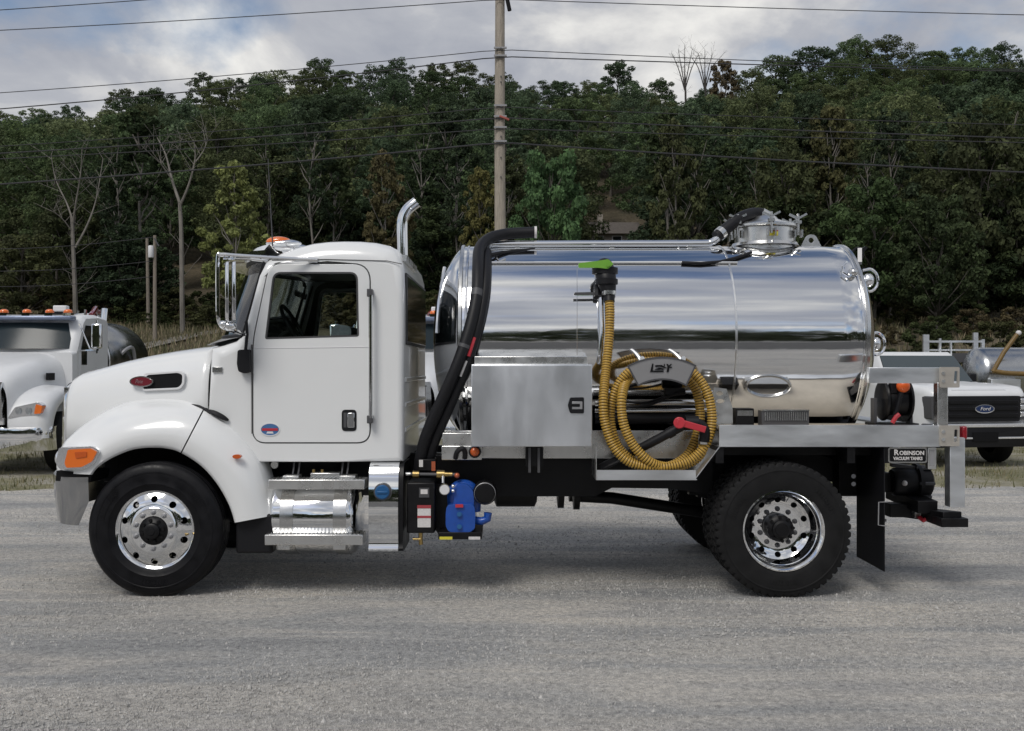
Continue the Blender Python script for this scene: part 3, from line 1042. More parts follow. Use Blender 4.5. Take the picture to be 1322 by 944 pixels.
# ---------------- house among the trees
HY = 84.0
hp = P(795, 330, HY)
hz = PZ(312, HY)
house = thing('house', (hp.x, HY, hz - 2.4), 'low house with grey shingle roof among the trees above the tank', 'house', world_built=True)
hx0, hx1 = PX(757, HY), PX(829, HY)
rz0, rz1 = PZ(301, HY), PZ(282, HY)
m_wall = mat('house_siding', (0.30, 0.27, 0.235), 0.8, var=0.1, vscale=2)
m_roof = mat('house_shingle', (0.105, 0.092, 0.082), 0.9, var=0.25, vscale=6)
MB().box(hx0 + .3, hx1 - .3, HY, HY + 5, hz - 4.5, rz0).build('wall', m_wall, house)
g = MB()
g.loft([[(hx0, HY - .5, rz0 - .1), (hx0, HY + 2.5, rz1), (hx0, HY + 5.5, rz0 - .1), (hx0, HY + 2.5, rz1 - .2)], [(hx1, HY - .5, rz0 - .1), (hx1, HY + 2.5, rz1), (hx1, HY + 5.5, rz0 - .1), (hx1, HY + 2.5, rz1 - .2)]])
rf = g.build('roof', m_roof, house, smooth=0)
MB().box(hx0 + 1.2, hx0 + 1.7, HY + 2.3, HY + 2.9, rz1 - .5, rz1 + .7).build('chimney', m_wall, rf)
for wx in (0.22, 0.55, 0.82):
    X = hx0 + (hx1 - hx0) * wx
    w = MB().box(X - .45, X + .45, HY - .04, HY + .02, rz0 - 1.25, rz0 - .25).build('window', M['sticker_white'], house)
    MB().box(X - .38, X + .38, HY - .05, HY - .03, rz0 - 1.18, rz0 - .32).build('pane', M['glass_dark'], w)

# ---------------- overhead line
m_pole = mat('weathered_pole', (0.34, 0.30, 0.25), 0.85, var=0.28, vscale=5, stretch=(6, 6, 0.5), bump=0.35, bscale=18)
m_pole2 = mat('weathered_pole_far', (0.22, 0.19, 0.155), 0.85, var=0.25, vscale=4, stretch=(4, 4, 0.5))
m_wire = mat('wire', (0.035, 0.035, 0.038), 0.6)
PY = 22.5
pb = P(646, 474, PY)
pole = thing('utility_pole', (pb.x, PY, 0), 'tall weathered wooden utility pole rising behind the front of the tank', 'utility pole', world_built=True)
ptop = 14.2
MB().tube([(pb.x + .01, PY, -.3), (pb.x, PY, 4), (pb.x - .02, PY, 9), (pb.x - .01, PY, ptop)], .17, 14, rf=lambda i: (.185, .172, .155, .135)[i]).build('post', m_pole, pole)


def pz(py): return PZ(py, PY)


for py in (65, 101, 108, 140, 155, 178, 205, 230):
    MB().cyl((pb.x + .02, PY - .20, pz(py)), (pb.x + .02, PY - .1, pz(py)), .022, n=8).build('bolt', M['grey_dark'], pole)
for py in (64, 74, 138, 152, 166, 184):
    MB().box(pb.x - .19, pb.x + .19, PY - .19, PY - .14, pz(py) - .025, pz(py) + .025).build('clamp', M['grey'], pole)
MB().tube([(pb.x + .12, PY - .12, pz(-12)), P(655, 0, PY - .2), P(658, 14, PY - .2)], .06, 8).build('insulator', M['black_matte'], pole)
MB().tube([P(645, 150, PY - .2), P(653, 153, PY - .22), P(657, 155, PY - .2)], .035, 6).build('tape', mat('red_tape', (.35, .09, .07), .6), pole)


def wire(label, pyp, pyl, pyr, r=.013, Yw=PY - .18, name='overhead_wire', grp='wires on the tall wooden pole'):
    """from beyond the left edge over the pole to beyond the right edge: three heights in photo pixels"""
    pts = []
    for i in range(61):
        x = -26 + 52 * i / 60
        u = (x - pb.x) / PX(0, Yw) if x < pb.x else (x - pb.x) / PX(1322, Yw)
        z0, z1 = PZ(pyp, Yw), PZ(pyl if x < pb.x else pyr, Yw)
        pts.append((x, Yw, z0 + (z1 - z0) * (1.22 * u - 0.22 * u * u)))
    return tag(MB().tube(pts, r, 5).build(name, m_wire, org=(pb.x, Yw, PZ(pyp, Yw)), smooth=60), label, 'wire', grp)


wire('highest overhead wire on the tall pole, leaving the picture above it', -40, 14, -24)
wire('second overhead wire down, crossing open sky near the top of the pole', -1, 40, 19)
wire('third overhead wire down, clearing the treetops beside the pole', 64, 121, 90, .012)
wire('fourth overhead wire down, a thicker cable touching the treetops', 73, 142, 92, .017)
wire('fifth overhead wire down, thin against the dark wood', 138, 190, 161, .012)
wire('sixth overhead wire down, the one at the red tape on the pole', 152, 199, 178, .019)
wire('seventh overhead wire down, just below the red tape on the pole', 166, 206, 184, .014)
wire('lowest overhead cable on the tall pole, thick and alone', 184, 239, 222, .024)

Y2 = 47.0
q2 = P(200, 450, Y2); q2.z = hill_h(q2.x, Y2)
far = thing('far_pole', q2, 'slim far utility pole with a transformer on the bank', 'utility pole', world_built=True)
MB().tube([(q2.x, Y2, q2.z - .4), (q2.x, Y2, PZ(304, Y2))], .12, 9, rf=lambda i: (.115, .085)[i]).build('post', m_pole2, far)
t = MB().lathe([(0, -.32), (.14, -.32), (.15, -.3), (.15, .28), (.13, .32), (0, .33)], P(195, 325, Y2 - .1), 'Z', 14).build('transformer', M['sticker_white'], far)
MB().bar((q2.x, Y2 - .1, PZ(308, Y2)), P(205, 318, Y2 - .3), .05, .05).build('arm', M['grey_dark'], far)
q3 = P(192, 390, Y2 + 7); q3.z = hill_h(q3.x, Y2 + 7)
far3 = thing('far_pole', q3, 'shorter bare far utility pole behind the transformer pole', 'utility pole', world_built=True)
MB().tube([(q3.x, Y2 + 7, q3.z - .4), P(190, 308, Y2 + 7)], .12, 9, rf=lambda i: (.12, .09)[i]).build('post', m_pole2, far3)
for lab, a, b2 in (('top wire running left from the far transformer pole', (200, 306), (-60, 322)), ('middle wire running left from the far transformer pole', (199, 337), (-60, 350)), ('bottom wire running left from the far transformer pole', (199, 357), (-60, 370))):
    pts = []
    for i in range(13):
        t_ = i / 12
        p = P(a[0] + (b2[0] - a[0]) * t_, a[1] + (b2[1] - a[1]) * t_ + 5 * math.sin(PI * t_), Y2)
        pts.append(p)
    tag(MB().tube(pts, .018, 5).build('far_wire', m_wire, org=tuple(pts[0])), lab, 'wire', 'wires on the far pole')

# ================================================================== THE VACUUM TRUCK
TR = thing('vacuum_truck', (0.0, 1.22, 0.0), 'white conventional-cab vacuum truck with polished tank, side-on on the gravel', 'truck', world_built=True)
CYT = 1.22                                     # truck's centre line


def part(mb, name, m, parent=None, **k):
    return mb.build(name, m, parent or TR, **k)


def mir(y): return 2 * CYT - y


# ---------------- wheels
def ring_holes(mb, fmap, r0, r1, rh0, count, kx, ks, s_mid, phase=0.0, depth=0.03, m=0):
    """annulus between s = r0 and s = r1 with round holes; fmap(theta, s, push) -> point"""
    K = 6
    for c in range(count):
        t0 = 2 * PI * c / count + phase
        dt = PI / count
        sq = []
        for side in range(4):
            for k in range(K):
                u = k / K
                sq.append([(t0 - dt + 2 * dt * u, r0), (t0 + dt, r0 + (r1 - r0) * u), (t0 + dt - 2 * dt * u, r1), (t0 - dt, r1 - (r1 - r0) * u)][side])
        n = len(sq)
        rings = [[], [], [], []]
        for (t, s_) in sq:
            a = math.atan2((s_ - s_mid) / ks, (t - t0) * s_mid / kx)
            hx_, hs_ = kx * math.cos(a) / s_mid, ks * math.sin(a)
            rings[0].append(fmap(t, s_, 0))
            rings[1].append(fmap((t + t0 + hx_) / 2, (s_ + s_mid + hs_) / 2, 0))
            rings[2].append(fmap(t0 + hx_, s_mid + hs_, 0))
            rings[3].append(fmap(t0 + hx_, s_mid + hs_, depth))
        mb.loft(rings, True, (False, False), m)


def squash(mb, cz, b=0.0):
    """flatten the tyre where it stands"""
    for v in mb.v:
        if v.z < 0.0:
            v.z = 0.0


def wheel(X, Yc, s, kind, show=True):
    """Yc: middle of the tyre; s = -1 when its outer side faces the camera"""
    Z, RT, W = 0.512, 0.524, 0.138
    wh = bpy.data.objects.new('wheel', None)
    tyre = MB()
    if kind == 'steer':
        half = [(.292, -.100), (.302, -.118), (.330, -.132), (.352, -.137), (.356, -.140), (.364, -.140), (.368, -.1385), (.41, -.142), (.440, -.140), (.443, -.1425), (.452, -.142), (.455, -.138), (.478, -.133), (.498, -.123), (.510, -.112), (.516, -.100)]
        tread = []
        for yg in (-.100, -.058, -.020):
            tread += [(.520, yg + .004), (.508, yg + .006), (.508, yg + .012), (.522, yg + .014)]
        prof = half + tread + [(r, -y) for r, y in reversed(tread)] + [(r, -y) for r, y in reversed(half)]
        tyre.lathe(prof, (X, Yc, Z), 'Y', 72)
        mt = M['rubber_new']
    else:
        half = [(.292, -.100), (.302, -.118), (.330, -.131), (.352, -.136), (.42, -.139), (.455, -.137), (.458, -.139), (.466, -.139), (.469, -.135), (.482, -.131), (.500, -.128), (.521, -.120), (.5235, -.088)]
        n0 = len(half)
        tread = [(.5235, -.078), (.505, -.074), (.505, -.060), (.524, -.056), (.524, -.012), (.507, -.008)]
        prof = half + tread + [(r, -y) for r, y in reversed(tread)] + [(r, -y) for r, y in reversed(half)]
        k_last = len(prof)

        def rmod(i, j, r):
            sh = i if i < k_last / 2 else k_last - 1 - i
            if n0 - 3 <= sh <= n0 and j % 4 in (0,): return r - (.020 if sh > n0 - 3 else .006)
            if n0 + 3 <= sh <= n0 + 4 and j % 4 == 2: return r - .014
            return r
        tyre.lathe(prof, (X, Yc, Z), 'Y', 208, rmod=rmod)
        mt = M['rubber']
    squash(tyre, Z)
    COL.objects.link(wh); wh.parent = TR; ORG[wh] = ORG[TR]
    part(tyre, 'tyre', mt, wh, smooth=32)
    if show:
        rg_ = random.Random(int(X * 10))
        em_ = MB()
        for a0 in (rad(20), rad(140), rad(255)):
            t = a0
            for k in range(9):
                w_ = rg_.uniform(.022, .055)
                rr0, rr1 = (.392, .432) if kind == 'steer' else (.385, .418)
                yb = Yc + s * (.1405 if kind == 'steer' else .1375)
                q = []
                for rr, tt in ((rr0, t), (rr0, t + w_), (rr1, t + w_), (rr1, t)):
                    q.append(Vector((X + rr * math.cos(tt), yb, Z + rr * math.sin(tt))))
                em_.loft([q, [p + Vector((0, s * .0035, 0)) for p in q]])
                t += w_ + .018
        tag(part(em_, 'sidewall_relief', mt, wh), kind='stuff')
    rim = MB()
    if kind == 'steer':
        pr = [(.288, .10), (.270, .06), (.262, -.02), (.274, -.060), (.292, -.092), (.300, -.104), (.310, -.106), (.314, -.112), (.312, -.117), (.304, -.119), (.296, -.116), (.288, -.108), (.284, -.104)]
        rim.lathe([(r, s * -y) for r, y in pr], (X, Yc, Z), 'Y', 64)

        def fm(t, q, push):
            # disc bulges outward towards the hub
            u = (.284 - q) / (.284 - .180)
            h = -.104 - .036 * math.sin(min(1, max(0, u)) * PI / 2)
            return Vector((X + q * math.cos(t), Yc - s * (h + push), Z + q * math.sin(t)))
        ring_holes(rim, fm, .200, .284, 0, 10, .026, .026, .240, PI / 10, .05)
        rim.lathe([(.200, s * .1375), (.180, s * .140), (.172, s * .146), (.160, s * .1465), (.112, s * .1465), (.108, s * .140), (.100, s * .13)], (X, Yc, Z), 'Y', 64)
        hub_y, lug_r, lug_y = .146, .140, .1465
    else:
        pr = [(.288, .10), (.264, .05), (.266, .02), (.272, -.05), (.284, -.088), (.300, -.104), (.309, -.106), (.313, -.112), (.311, -.117), (.300, -.118), (.286, -.100), (.281, -.088), (.279, -.075), (.272, -.068), (.268, -.050), (.262, -.010), (.250, .030)]
        pr = [(r + (.004 if y < -.1 else 0), y - (.016 if y < -.08 else 0)) for r, y in pr]
        rim.lathe([(r, s * -y) for r, y in pr], (X, Yc, Z), 'Y', 64)

        def fm(t, q, push):
            u = (.250 - q) / (.250 - .172)
            h = .030 + .030 * math.sin(min(1, max(0, u)) * PI / 2)
            return Vector((X + q * math.cos(t), Yc - s * (h + push), Z + q * math.sin(t)))
        ring_holes(rim, fm, .178, .250, 0, 10, .024, .022, .214, PI / 10, .05)
        rim.lathe([(.178, -s * .059), (.168, -s * .060), (.150, -s * .060), (.108, -s * .060), (.104, -s * .07)], (X, Yc, Z), 'Y', 64)
        hub_y, lug_r, lug_y = -.06, .143, -.060
    part(rim, 'rim', M['chrome'], wh, smooth=30)
    dk = MB()
    dk.lathe([(.256, s * (-.085 if kind == 'steer' else -.112)), (.05, s * (-.09 if kind == 'steer' else -.118))], (X, Yc, Z), 'Y', 32)
    part(dk, 'brake_drum', M['black_matte'], wh)
    hub = MB()
    if kind == 'steer':
        hub.lathe([(.112, s * .135), (.110, s * .150), (.086, s * .156), (.064, s * .172), (.060, s * .196), (.050, s * .203), (.030, s * .204), (.026, s * .210), (0.001, s * .211)], (X, Yc, Z), 'Y', 28)
        for k in range(8):
            a = k * PI / 4 + .2
            c = Vector((X + .082 * math.cos(a), Yc, Z + .082 * math.sin(a)))
            hub.cyl(c + Vector((0, s * .150, 0)), c + Vector((0, s * .178, 0)), .013, n=6)
    else:
        hub.lathe([(.110, -s * .065), (.108, -s * .030), (.100, s * .01), (.104, s * .012), (.104, s * .03), (.088, s * .045), (.072, s * .05), (.070, s * .075), (.052, s * .083), (.050, s * .09), (0.001, s * .09)], (X, Yc, Z), 'Y', 28)
        for k in range(8):
            a = k * PI / 4 + .1
            c = Vector((X + .094 * math.cos(a), Yc, Z + .094 * math.sin(a)))
            hub.cyl(c + Vector((0, s * .02, 0)), c + Vector((0, s * .058, 0)), .014, n=6)
    part(hub, 'hub', M['black'], wh)
    if show:
        for k in range(10):
            a = 2 * PI * k / 10 + PI / 10
            c = Vector((X + lug_r * math.cos(a), Yc, Z + lug_r * math.sin(a)))
            lg = MB().lathe([(.021, s * (lug_y - .002)), (.021, s * (lug_y + .004)), (.016, s * (lug_y + .007)), (.015, s * (lug_y + .026)), (.008, s * (lug_y + .028)), (.007, s * (lug_y + .044)), (.001, s * (lug_y + .045))], c, 'Y', 8)
            part(lg, 'lug_nut', M['grey'] if kind == 'steer' else M['grey_dark'], wh)
        vs = MB().cyl((X + .262, Yc + s * .10, Z - .03), (X + .25, Yc + s * .155, Z - .035), .006, n=6)
        if kind == 'steer': part(vs, 'valve_stem', M['brass'], wh)
    return wh


XF, XR = PX(200, .05), PX(1011.5, .02)
wheel(XF, .165, -1, 'steer')
wheel(XF, mir(.165), 1, 'steer', False)
wheel(XR, .140, -1, 'drive')
wheel(XR, .475, -1, 'drive', False)
wheel(XR, mir(.140), 1, 'drive', False)
wheel(XR, mir(.475), 1, 'drive', False)

# ---------------- chassis
for yy in (.79, mir(.87)):
    part(MB().box(-3.45, 3.02, yy, yy + .08, .80, 1.045), 'frame_rail', M['black'], bev=.006)
ax = MB()
ax.tube([(XR, .35, .512), (XR, mir(.35), .512)], .075, 12)
ax.ball((XR - .02, CYT, .52), .24, .19, .24)
part(ax, 'rear_axle', M['black'])
part(MB().tube([(XF, .3, .46), (XF, .8, .40), (XF, mir(.8), .40), (XF, mir(.3), .46)], .055, 10), 'front_axle', M['black'])
part(MB().tube([P(735, 640, 1.15), P(790, 643, 1.18), P(912, 662, CYT)], .052, 14), 'drive_shaft', M['black'])
ga = MB()
ga.lathe([(.05, -.5), (.16, -.42), (.20, -.2), (.17, .0), (.17, .22), (.10, .28), (.06, .45)], (-1.35, CYT, .80), 'X', 20)
part(ga, 'transmission', M['grey_dark'])
for x0, x1, yy, zz_, r in ((-.16, .22, .80, .73, .14), (.38, .46, 1.0, .70, .15), (.52, .60, 1.05, .66, .13)):
    a = MB()
    L = x1 - x0
    a.lathe([(.001, x0), (r * .7, x0 + .01), (r, x0 + .05 * L + .01), (r, x1 - .05 * L - .01), (r * .7, x1 - .01), (.001, x1)], (0, yy, zz_), 'X', 18)
    part(a, 'air_tank', M['black'])
part(MB().box(-3.30, -2.0, .70, mir(.70), .62, 1.45), 'engine_bay', M['black_matte'])
sub = MB()
sub.box(-.42, 3.0, .55, mir(.55), 1.05, 1.155)
part(sub, 'subframe', M['black'])
# deck underside: outriggers and the black skirt below the deck rail
part(MB().box(PX(928), PX(1146), .30, .56, PZ(592), PZ(578)), 'deck_outrigger', M['black'])
for px in (930, 1100, 1148):
    part(MB().box(PX(px) - .03, PX(px) + .03, .02, .8, 1.03, 1.155), 'cross_member', M['black'])
for y0 in (.62, mir(.72)):
    ls = MB()
    for k in range(5):
        ls.bar((XR - .62 + k * .07, y0 + .05, .72 - k * .022), (XR, y0 + .05, .66 - k * .026), .08, .018)
        ls.bar((XR, y0 + .05, .66 - k * .026), (XR + .62 - k * .07, y0 + .05, .72 - k * .022), .08, .018)
    part(ls, 'leaf_spring', M['black'])
fm_ = MB()
fm_.box(PX(556, .55), PX(770, .55), .55, .60, PZ(641, .55), PZ(588, .55))
part(fm_, 'side_panel', M['black'])
fm_ = MB()
fm_.plate([tuple(q) for q in ((PX(768, .6), PZ(586, .6)), (PX(920, .6), PZ(586, .6)), (PX(920, .6), PZ(640, .6)), (PX(868, .6), PZ(631, .6)), (PX(790, .6), PZ(630, .6)), (PX(768, .6), PZ(641, .6)))], [], .60, .66)
part(fm_, 'frame_gusset', M['black'])
for px in (684, 696):
    part(MB().box(PX(px - 1.6), PX(px + 1.6), .10, .14, PZ(612), PZ(580)), 'u_bolt', M['grey_dark'])
part(MB().box(PX(679), PX(702), .12, .5, PZ(604), PZ(574)), 'box_mount', M['black'])

# ---------------- hood and fenders
def hood_ring(X, ys, zt, zb=1.12, e=0.34, n=26):
    hw = CYT - ys
    pts = []
    for k in range(n + 1):
        a = PI * k / n
        c, s_ = math.cos(a), math.sin(a)
        y = CYT - hw * (1 if c > 0 else -1) * abs(c) ** e
        z = zb + (zt - zb) * abs(s_) ** (e + .10)
        pts.append(Vector((X, y, z)))
    return pts


hs = [(84, 490, .66), (87, 484.5, .635), (96, 479.5, .605), (120, 473, .55), (150, 464.5, .485), (180, 457.5, .42), (210, 452, .36), (240, 447.5, .30), (258, 445.5, .262), (267.5, 444.5, .245)]
rings = []
for px, py, ys in hs:
    X = (px - CX) / F * (CAM_D + ys)
    rings.append(hood_ring(X, ys, CAM_H - (py - CY) / F * (CAM_D + ys + .3)))
hd = MB()
hd.loft(rings, False)
hood = part(hd, 'hood', M['white'], smooth=50, solid=.012)
# grille and its bright surround at the nose
nose = rings[0]
gr = MB()
fr_pts = [p.copy() for p in nose]
inner = [Vector((p.x - .035 - .05 * (1 - abs(p.y - CYT) / .6), CYT + (p.y - CYT) * .93, 1.02 + (p.z - 1.02) * .95)) for p in nose]
gr.loft([fr_pts, [a.lerp(b2, .5) + Vector((-.012, 0, .004)) for a, b2 in zip(fr_pts, inner)], inner], False)
gs = part(gr, 'grille_surround', M['chrome'], smooth=50)
gm = MB()
gm.add([p + Vector((.02, 0, 0)) for p in inner], [tuple(range(len(inner)))])
part(gm, 'grille', M['black_matte'], gs)
for k in range(9):
    y0 = .72 + k * .125
    part(MB().box(-3.75, -3.72, y0 - .012, y0 + .012, 1.05, 1.60), 'grille_bar', M['chrome'], gs)

# fenders: px of wheel-arch edge (I) and of the crown line (O), front to rear
I_ = [(119, 613), (124, 606), (131, 600), (140, 594), (154, 587), (172, 580.5), (194, 578), (214, 579), (233, 584.5), (260, 602), (281, 626), (296, 653), (303, 675)]
O_ = [(75, 611), (73, 602), (76, 588), (84, 570), (112, 546), (150, 527), (190, 518.5), (232, 518.5), (262, 528.5), (288, 543), (312, 566), (335, 602), (351, 666)]


def fender(side, i0, i1, name, gap0=0.0, gap1=0.0):
    Is, Os = smooth_path([(a, b2, 0) for a, b2 in I_], 6), smooth_path([(a, b2, 0) for a, b2 in O_], 6)
    rings = []
    for i in range(int(i0 * 6), int(i1 * 6) + 1):
        u = i / 72.0
        a, c = Is[i], Os[i]
        if i == int(i0 * 6) and gap0: a = a.lerp(Is[i + 1], gap0); c = c.lerp(Os[i + 1], gap0)
        # depth of the outer edge: front rolls round to the nose, middle runs into the hood, rear rolls round towards the frame
        yo = interp(u, [(0, .16), (.12, .17), (.2, .26), (.3, .36), (.5, .34), (.68, .215), (.80, .20), (.9, .17), (1, .14)])
        ring = [P(a.x, a.y, .10), P(a.x, a.y, .055)]
        for t, dyy, in ((.06, .035), (.3, .028), (.55, .036), (.75, .066), (.88, .12), (.96, .185)):
            yy = .035 + (yo - .035) * ((t - .3) / .7) ** 2.2 if t > .3 else dyy
            q = a.lerp(c, t)
            ring.append(P(q.x, q.y, yy))
        e = P(c.x, c.y, yo)
        ring.append(e)
        if u < .14:
            ring += [e + Vector((-.012, .10, 0)), e + Vector((.0, .35, 0))]
        elif u < .80:
            k = sstep(.68, .80, u)
            ring += [e + Vector((0, .12, .028 * (1 - k) - .0 * k)), e + Vector((0, .34, .05 * (1 - k)))]
        else:
            ring += [e + Vector((.018, .10, 0)), e + Vector((.0, .32, 0))]
        if side > 0:
            ring = [Vector((p.x, mir(p.y), p.z)) for p in ring]
        rings.append(ring)
    mb = MB()
    mb.loft(rings, False)
    return part(mb, name, M['white'], smooth=48)


SEAM = 8.0
for side in (-1, 1):
    fender(side, 0, SEAM, 'fender')
    fender(side, SEAM, 12, 'fender_extension', gap0=.36)
# black splash liner inside the arch
ln = MB()
Is = smooth_path([(a, b2, 0) for a, b2 in I_], 4)
rr_ = [[P(a.x, a.y - 6, .09), P(a.x, a.y - 6, .6)] for a in Is]
ln.loft(rr_, False)
part(ln, 'arch_liner', M['black_matte'], smooth=60)
ln = MB()
ln.loft([[Vector((p.x, mir(p.y), p.z)) for p in r] for r in rr_], False)
part(ln, 'arch_liner', M['black_matte'], smooth=60)
part(MB().box(PX(304, .1), PX(352, .1), .10, .34, PZ(715, .1), PZ(664, .1)), 'mud_guard', M['plastic'], bev=.02)

# headlight
def nlens(pts, y0, y1, k=6, r=.02):
    return round_poly([(PX(a, y0), PZ(b2, y0)) for a, b2 in pts], r, k)


hl = MB()
hl.plate(nlens([(77, 578), (120, 576), (130, 582), (123, 598), (108, 606), (78, 606), (73, 598)], .02, 0), [], .005, .14)
hdl = part(hl, 'headlight', M['lamp'], bev=.012, seg=3)
part(MB().plate(nlens([(88, 580.5), (118, 579), (125.5, 583.5), (119, 596), (106, 603), (86, 604), (83.5, 598)], .0, 0, r=.012), [], -.006, .02), 'turn_lens', M['amber'], hdl, bev=.004)
part(MB().plate(nlens([(96, 584), (112, 583), (112, 590), (98, 592)], -.01, 0, r=.01), [], -.012, .0), 'bulb', M['amber_dark'], hdl, bev=.003)
lamp = MB().ball((PX(78, .10), .14, PZ(592, .10)), .055, .07, .07)
part(lamp, 'headlamp', M['lamp'], hdl)
# far headlight
part(MB().box(PX(78, .1), PX(125, .1), mir(.14), mir(.01), PZ(606, .1), PZ(578, .1)), 'headlight', M['lamp'], bev=.03)

# bumper: swept corner in plan, raked in profile
bp_ = []
plan = [(PX(113.5, .03), .035, 0.0), (PX(100, .02), .022, 0), (PX(84, .02), .030, .0), (PX(72, .04), .075, 0), (PX(66.5, .10), .16, 0), (PX(63, .25), .34, 0), (-3.80, .75, 0), (-3.84, CYT, 0)]
plan = plan + [(x, mir(y), 0) for x, y, _ in reversed(plan[:-1])]
plan = smooth_path(plan, 4)
rings = []
for p in plan:
    near = min(1.0, (PX(113.5, .03) - p.x) / .28)
    taper = sstep(0, 1, near)
    zt = PZ(616, .05) + .004 * near
    zb = PZ(678, .05) - .0 + .0 * near + .015 * near
    xo = .022 * near
    back = Vector((.012 if p.y < .1 or p.y > 2.3 else .02, 0, 0))
    inn = Vector((0.02, .02 if p.y < CYT else -.02, 0))
    cut = Vector(((1 - taper) * -.0, 0, 0))
    rings.append([Vector((p.x, p.y, zt)) + inn, Vector((p.x, p.y, zt)) , Vector((p.x - .006 * near, p.y, zt - .03)), Vector((p.x + .006, p.y, (zt + zb) / 2)), Vector((p.x + .030 * near - (1 - near) * .075, p.y + .004, zb)), Vector((p.x + .030 * near - (1 - near) * .075, p.y, zb)) + inn])
bmp = MB()
bmp.loft(rings, False)
part(bmp, 'bumper', mat('bumper_chrome', (.42, .425, .43), .10, 1.0, rvar=.03, vscale=6), smooth=40)
part(MB().plate([(PX(73, .05), PZ(608, .05)), (PX(119, .05), PZ(610, .05)), (PX(116, .05), PZ(623, .05)), (PX(72, .05), PZ(621, .05))], [], .048, .4), 'bumper_filler', M['black_matte'])

# hood details
em_c = P(184, 492.5, .40)


def hood_y(px):
    for (a, _, ya), (b2, _, yb) in zip(hs, hs[1:]):
        if a <= px <= b2: return ya + (yb - ya) * (px - a) / (b2 - a)
    return .3


def hood_map(off):
    def f(x, z, y):
        px = CX + x * F / (CAM_D + .4)
        yy = hood_y(px)
        k = (CAM_D + yy) / (CAM_D + .4)
        return Vector((x * k, yy + y + off, CAM_H + (z - CAM_H) * k))
    return f


def hp2(pts): return [(PX(a, .4), PZ(b2, .4)) for a, b2 in pts]


vent_o = round_poly(hp2([(186, 482), (232, 479), (238.5, 482), (238, 497), (232, 503), (184, 505)]), .025)
vent_i = round_poly(hp2([(190, 484.5), (230, 481.5), (236, 484), (235.5, 495.5), (230.5, 500.5), (185, 502.5)]), .02)
vt = part(MB().plate(vent_o, [vent_i], -.012, .03, fn=hood_map(.0)), 'air_intake', M['sticker_white'], hood, bev=.002)
part(MB().plate(vent_i, [], -.004, .02, fn=hood_map(.0)), 'mesh', M['black_matte'], hood)
cxz = (PX(184, .4), PZ(492.7, .4))
em = part(MB().plate(ell(*cxz, .096, .044, 40), [], -.026, .02, fn=hood_map(0)), 'emblem', M['chrome'], hood)
part(MB().plate(ell(*cxz, .085, .035, 40), [], -.030, .0, fn=hood_map(0)), 'emblem_face', M['maroon'], hood)
ey = hood_y(184)
ec = P(184, 492.7, ey - .032)
text_mesh('emblem_script', 'Peterbilt', .045, mat('script_silver', (.55, .36, .38), .3, .8), hood, ec, .003, xdir=Vector((1, -.22, 0)).normalized(), shear=.3, width=.135)
bd = part(MB().box(PX(274, .19), PX(287, .19), .188, .21, PZ(481, .19), PZ(474, .19)), 'model_badge', M['steel'], bev=.002)
part(MB().plate(ell(PX(306, .03), PZ(589.5, .03), .034, .017, 24), [], .020, .06), 'side_marker', M['amber_dark'], bev=.006)
lt = MB()
lt.tube(smooth_path([P(247, 524, .27), P(256, 525, .25), P(264, 528, .225), P(272, 533, .20)], 4), .012, 8, rf=lambda i: .016 - .006 * (i % 9) / 9)
lt.tube(smooth_path([P(268, 530, .205), P(276, 533, .185), P(288, 539, .18), P(295, 543, .185)], 4), .017, 8, rf=lambda i: .008 + .014 * math.sin(PI * min(1, i / 12)))
part(lt, 'hood_latch', M['plastic'])

# ---------------- cab
YC = .20
cab_px = [(269.5, 449), (285, 445.5), (303, 440), (312, 433), (318, 411), (326, 381), (333, 355), (339, 338), (347, 329), (360, 323.5), (380, 316.5), (400, 311.5), (420, 309.2), (440, 308.5), (462, 308.8), (482, 310.5), (500, 314.5), (511, 320), (517, 328), (520, 342), (521, 380), (521, 440), (521, 500), (521, 560), (520, 596), (440, 596.5), (332, 596.5), (325, 583), (312, 565), (297, 551), (283, 541), (269.5, 534)]
cab2 = [(PX(a, YC), PZ(b2, YC)) for a, b2 in cab_px]
roof_i = range(8, 19)
rads = [.05] * len(cab2)
for i in roof_i: rads[i] = .17
rads[7] = .09; rads[19] = .08
for i in (25, 26): rads[i] = .012
for i in range(27, 32): rads[i] = .004
rads[24] = .04; rads[0] = .10; rads[1] = .10; rads[2] = .08


def cab_ring(a, side):
    ins = inset_poly(cab2, [r * (1 - math.sin(a)) for r in rads])
    return [Vector((x, (YC + r * (1 - math.cos(a))) if side < 0 else mir(YC + r * (1 - math.cos(a))), z)) for (x, z), r in zip(ins, rads)]


cab = MB()
ring_n = [cab_ring(a, -1) for a in (0, .2, .45, .75, 1.1, PI / 2)]
ring_f = [cab_ring(a, 1) for a in (PI / 2, 1.1, .75, .45, .2, 0)]
allr = ring_n + ring_f
n = len(cab2)
vs = [p for r in allr for p in r]
fs = []
for i in range(len(allr) - 1):
    for j in range(n):
        if i == 5 and 3 <= j < 7: continue          # windscreen opening
        k = (j + 1) % n
        fs.append((i * n + j, i * n + k, (i + 1) * n + k, (i + 1) * n + j))
cab.add(vs, fs)
side2 = [(p.x, p.z) for p in ring_n[0]]
door_px = [(345.5, 343), (349, 341.5), (462, 341), (477, 356), (477.5, 559), (465, 571.5), (340, 571), (327.5, 559), (327, 440)]
door_r = [.03, .02, .12, .0, .0, .12, .12, .0, .05]
door2 = []
dp = [(PX(a, YC), PZ(b2, YC)) for a, b2 in [(348, 341), (477.5, 341), (477.5, 571.5), (327, 571.5), (327, 440)]]
door2 = round_poly(dp, [.10, .14, .10, .10, .10], 7)
win_px = [(353.5, 352), (461.5, 352), (463, 434), (343, 437.5)]
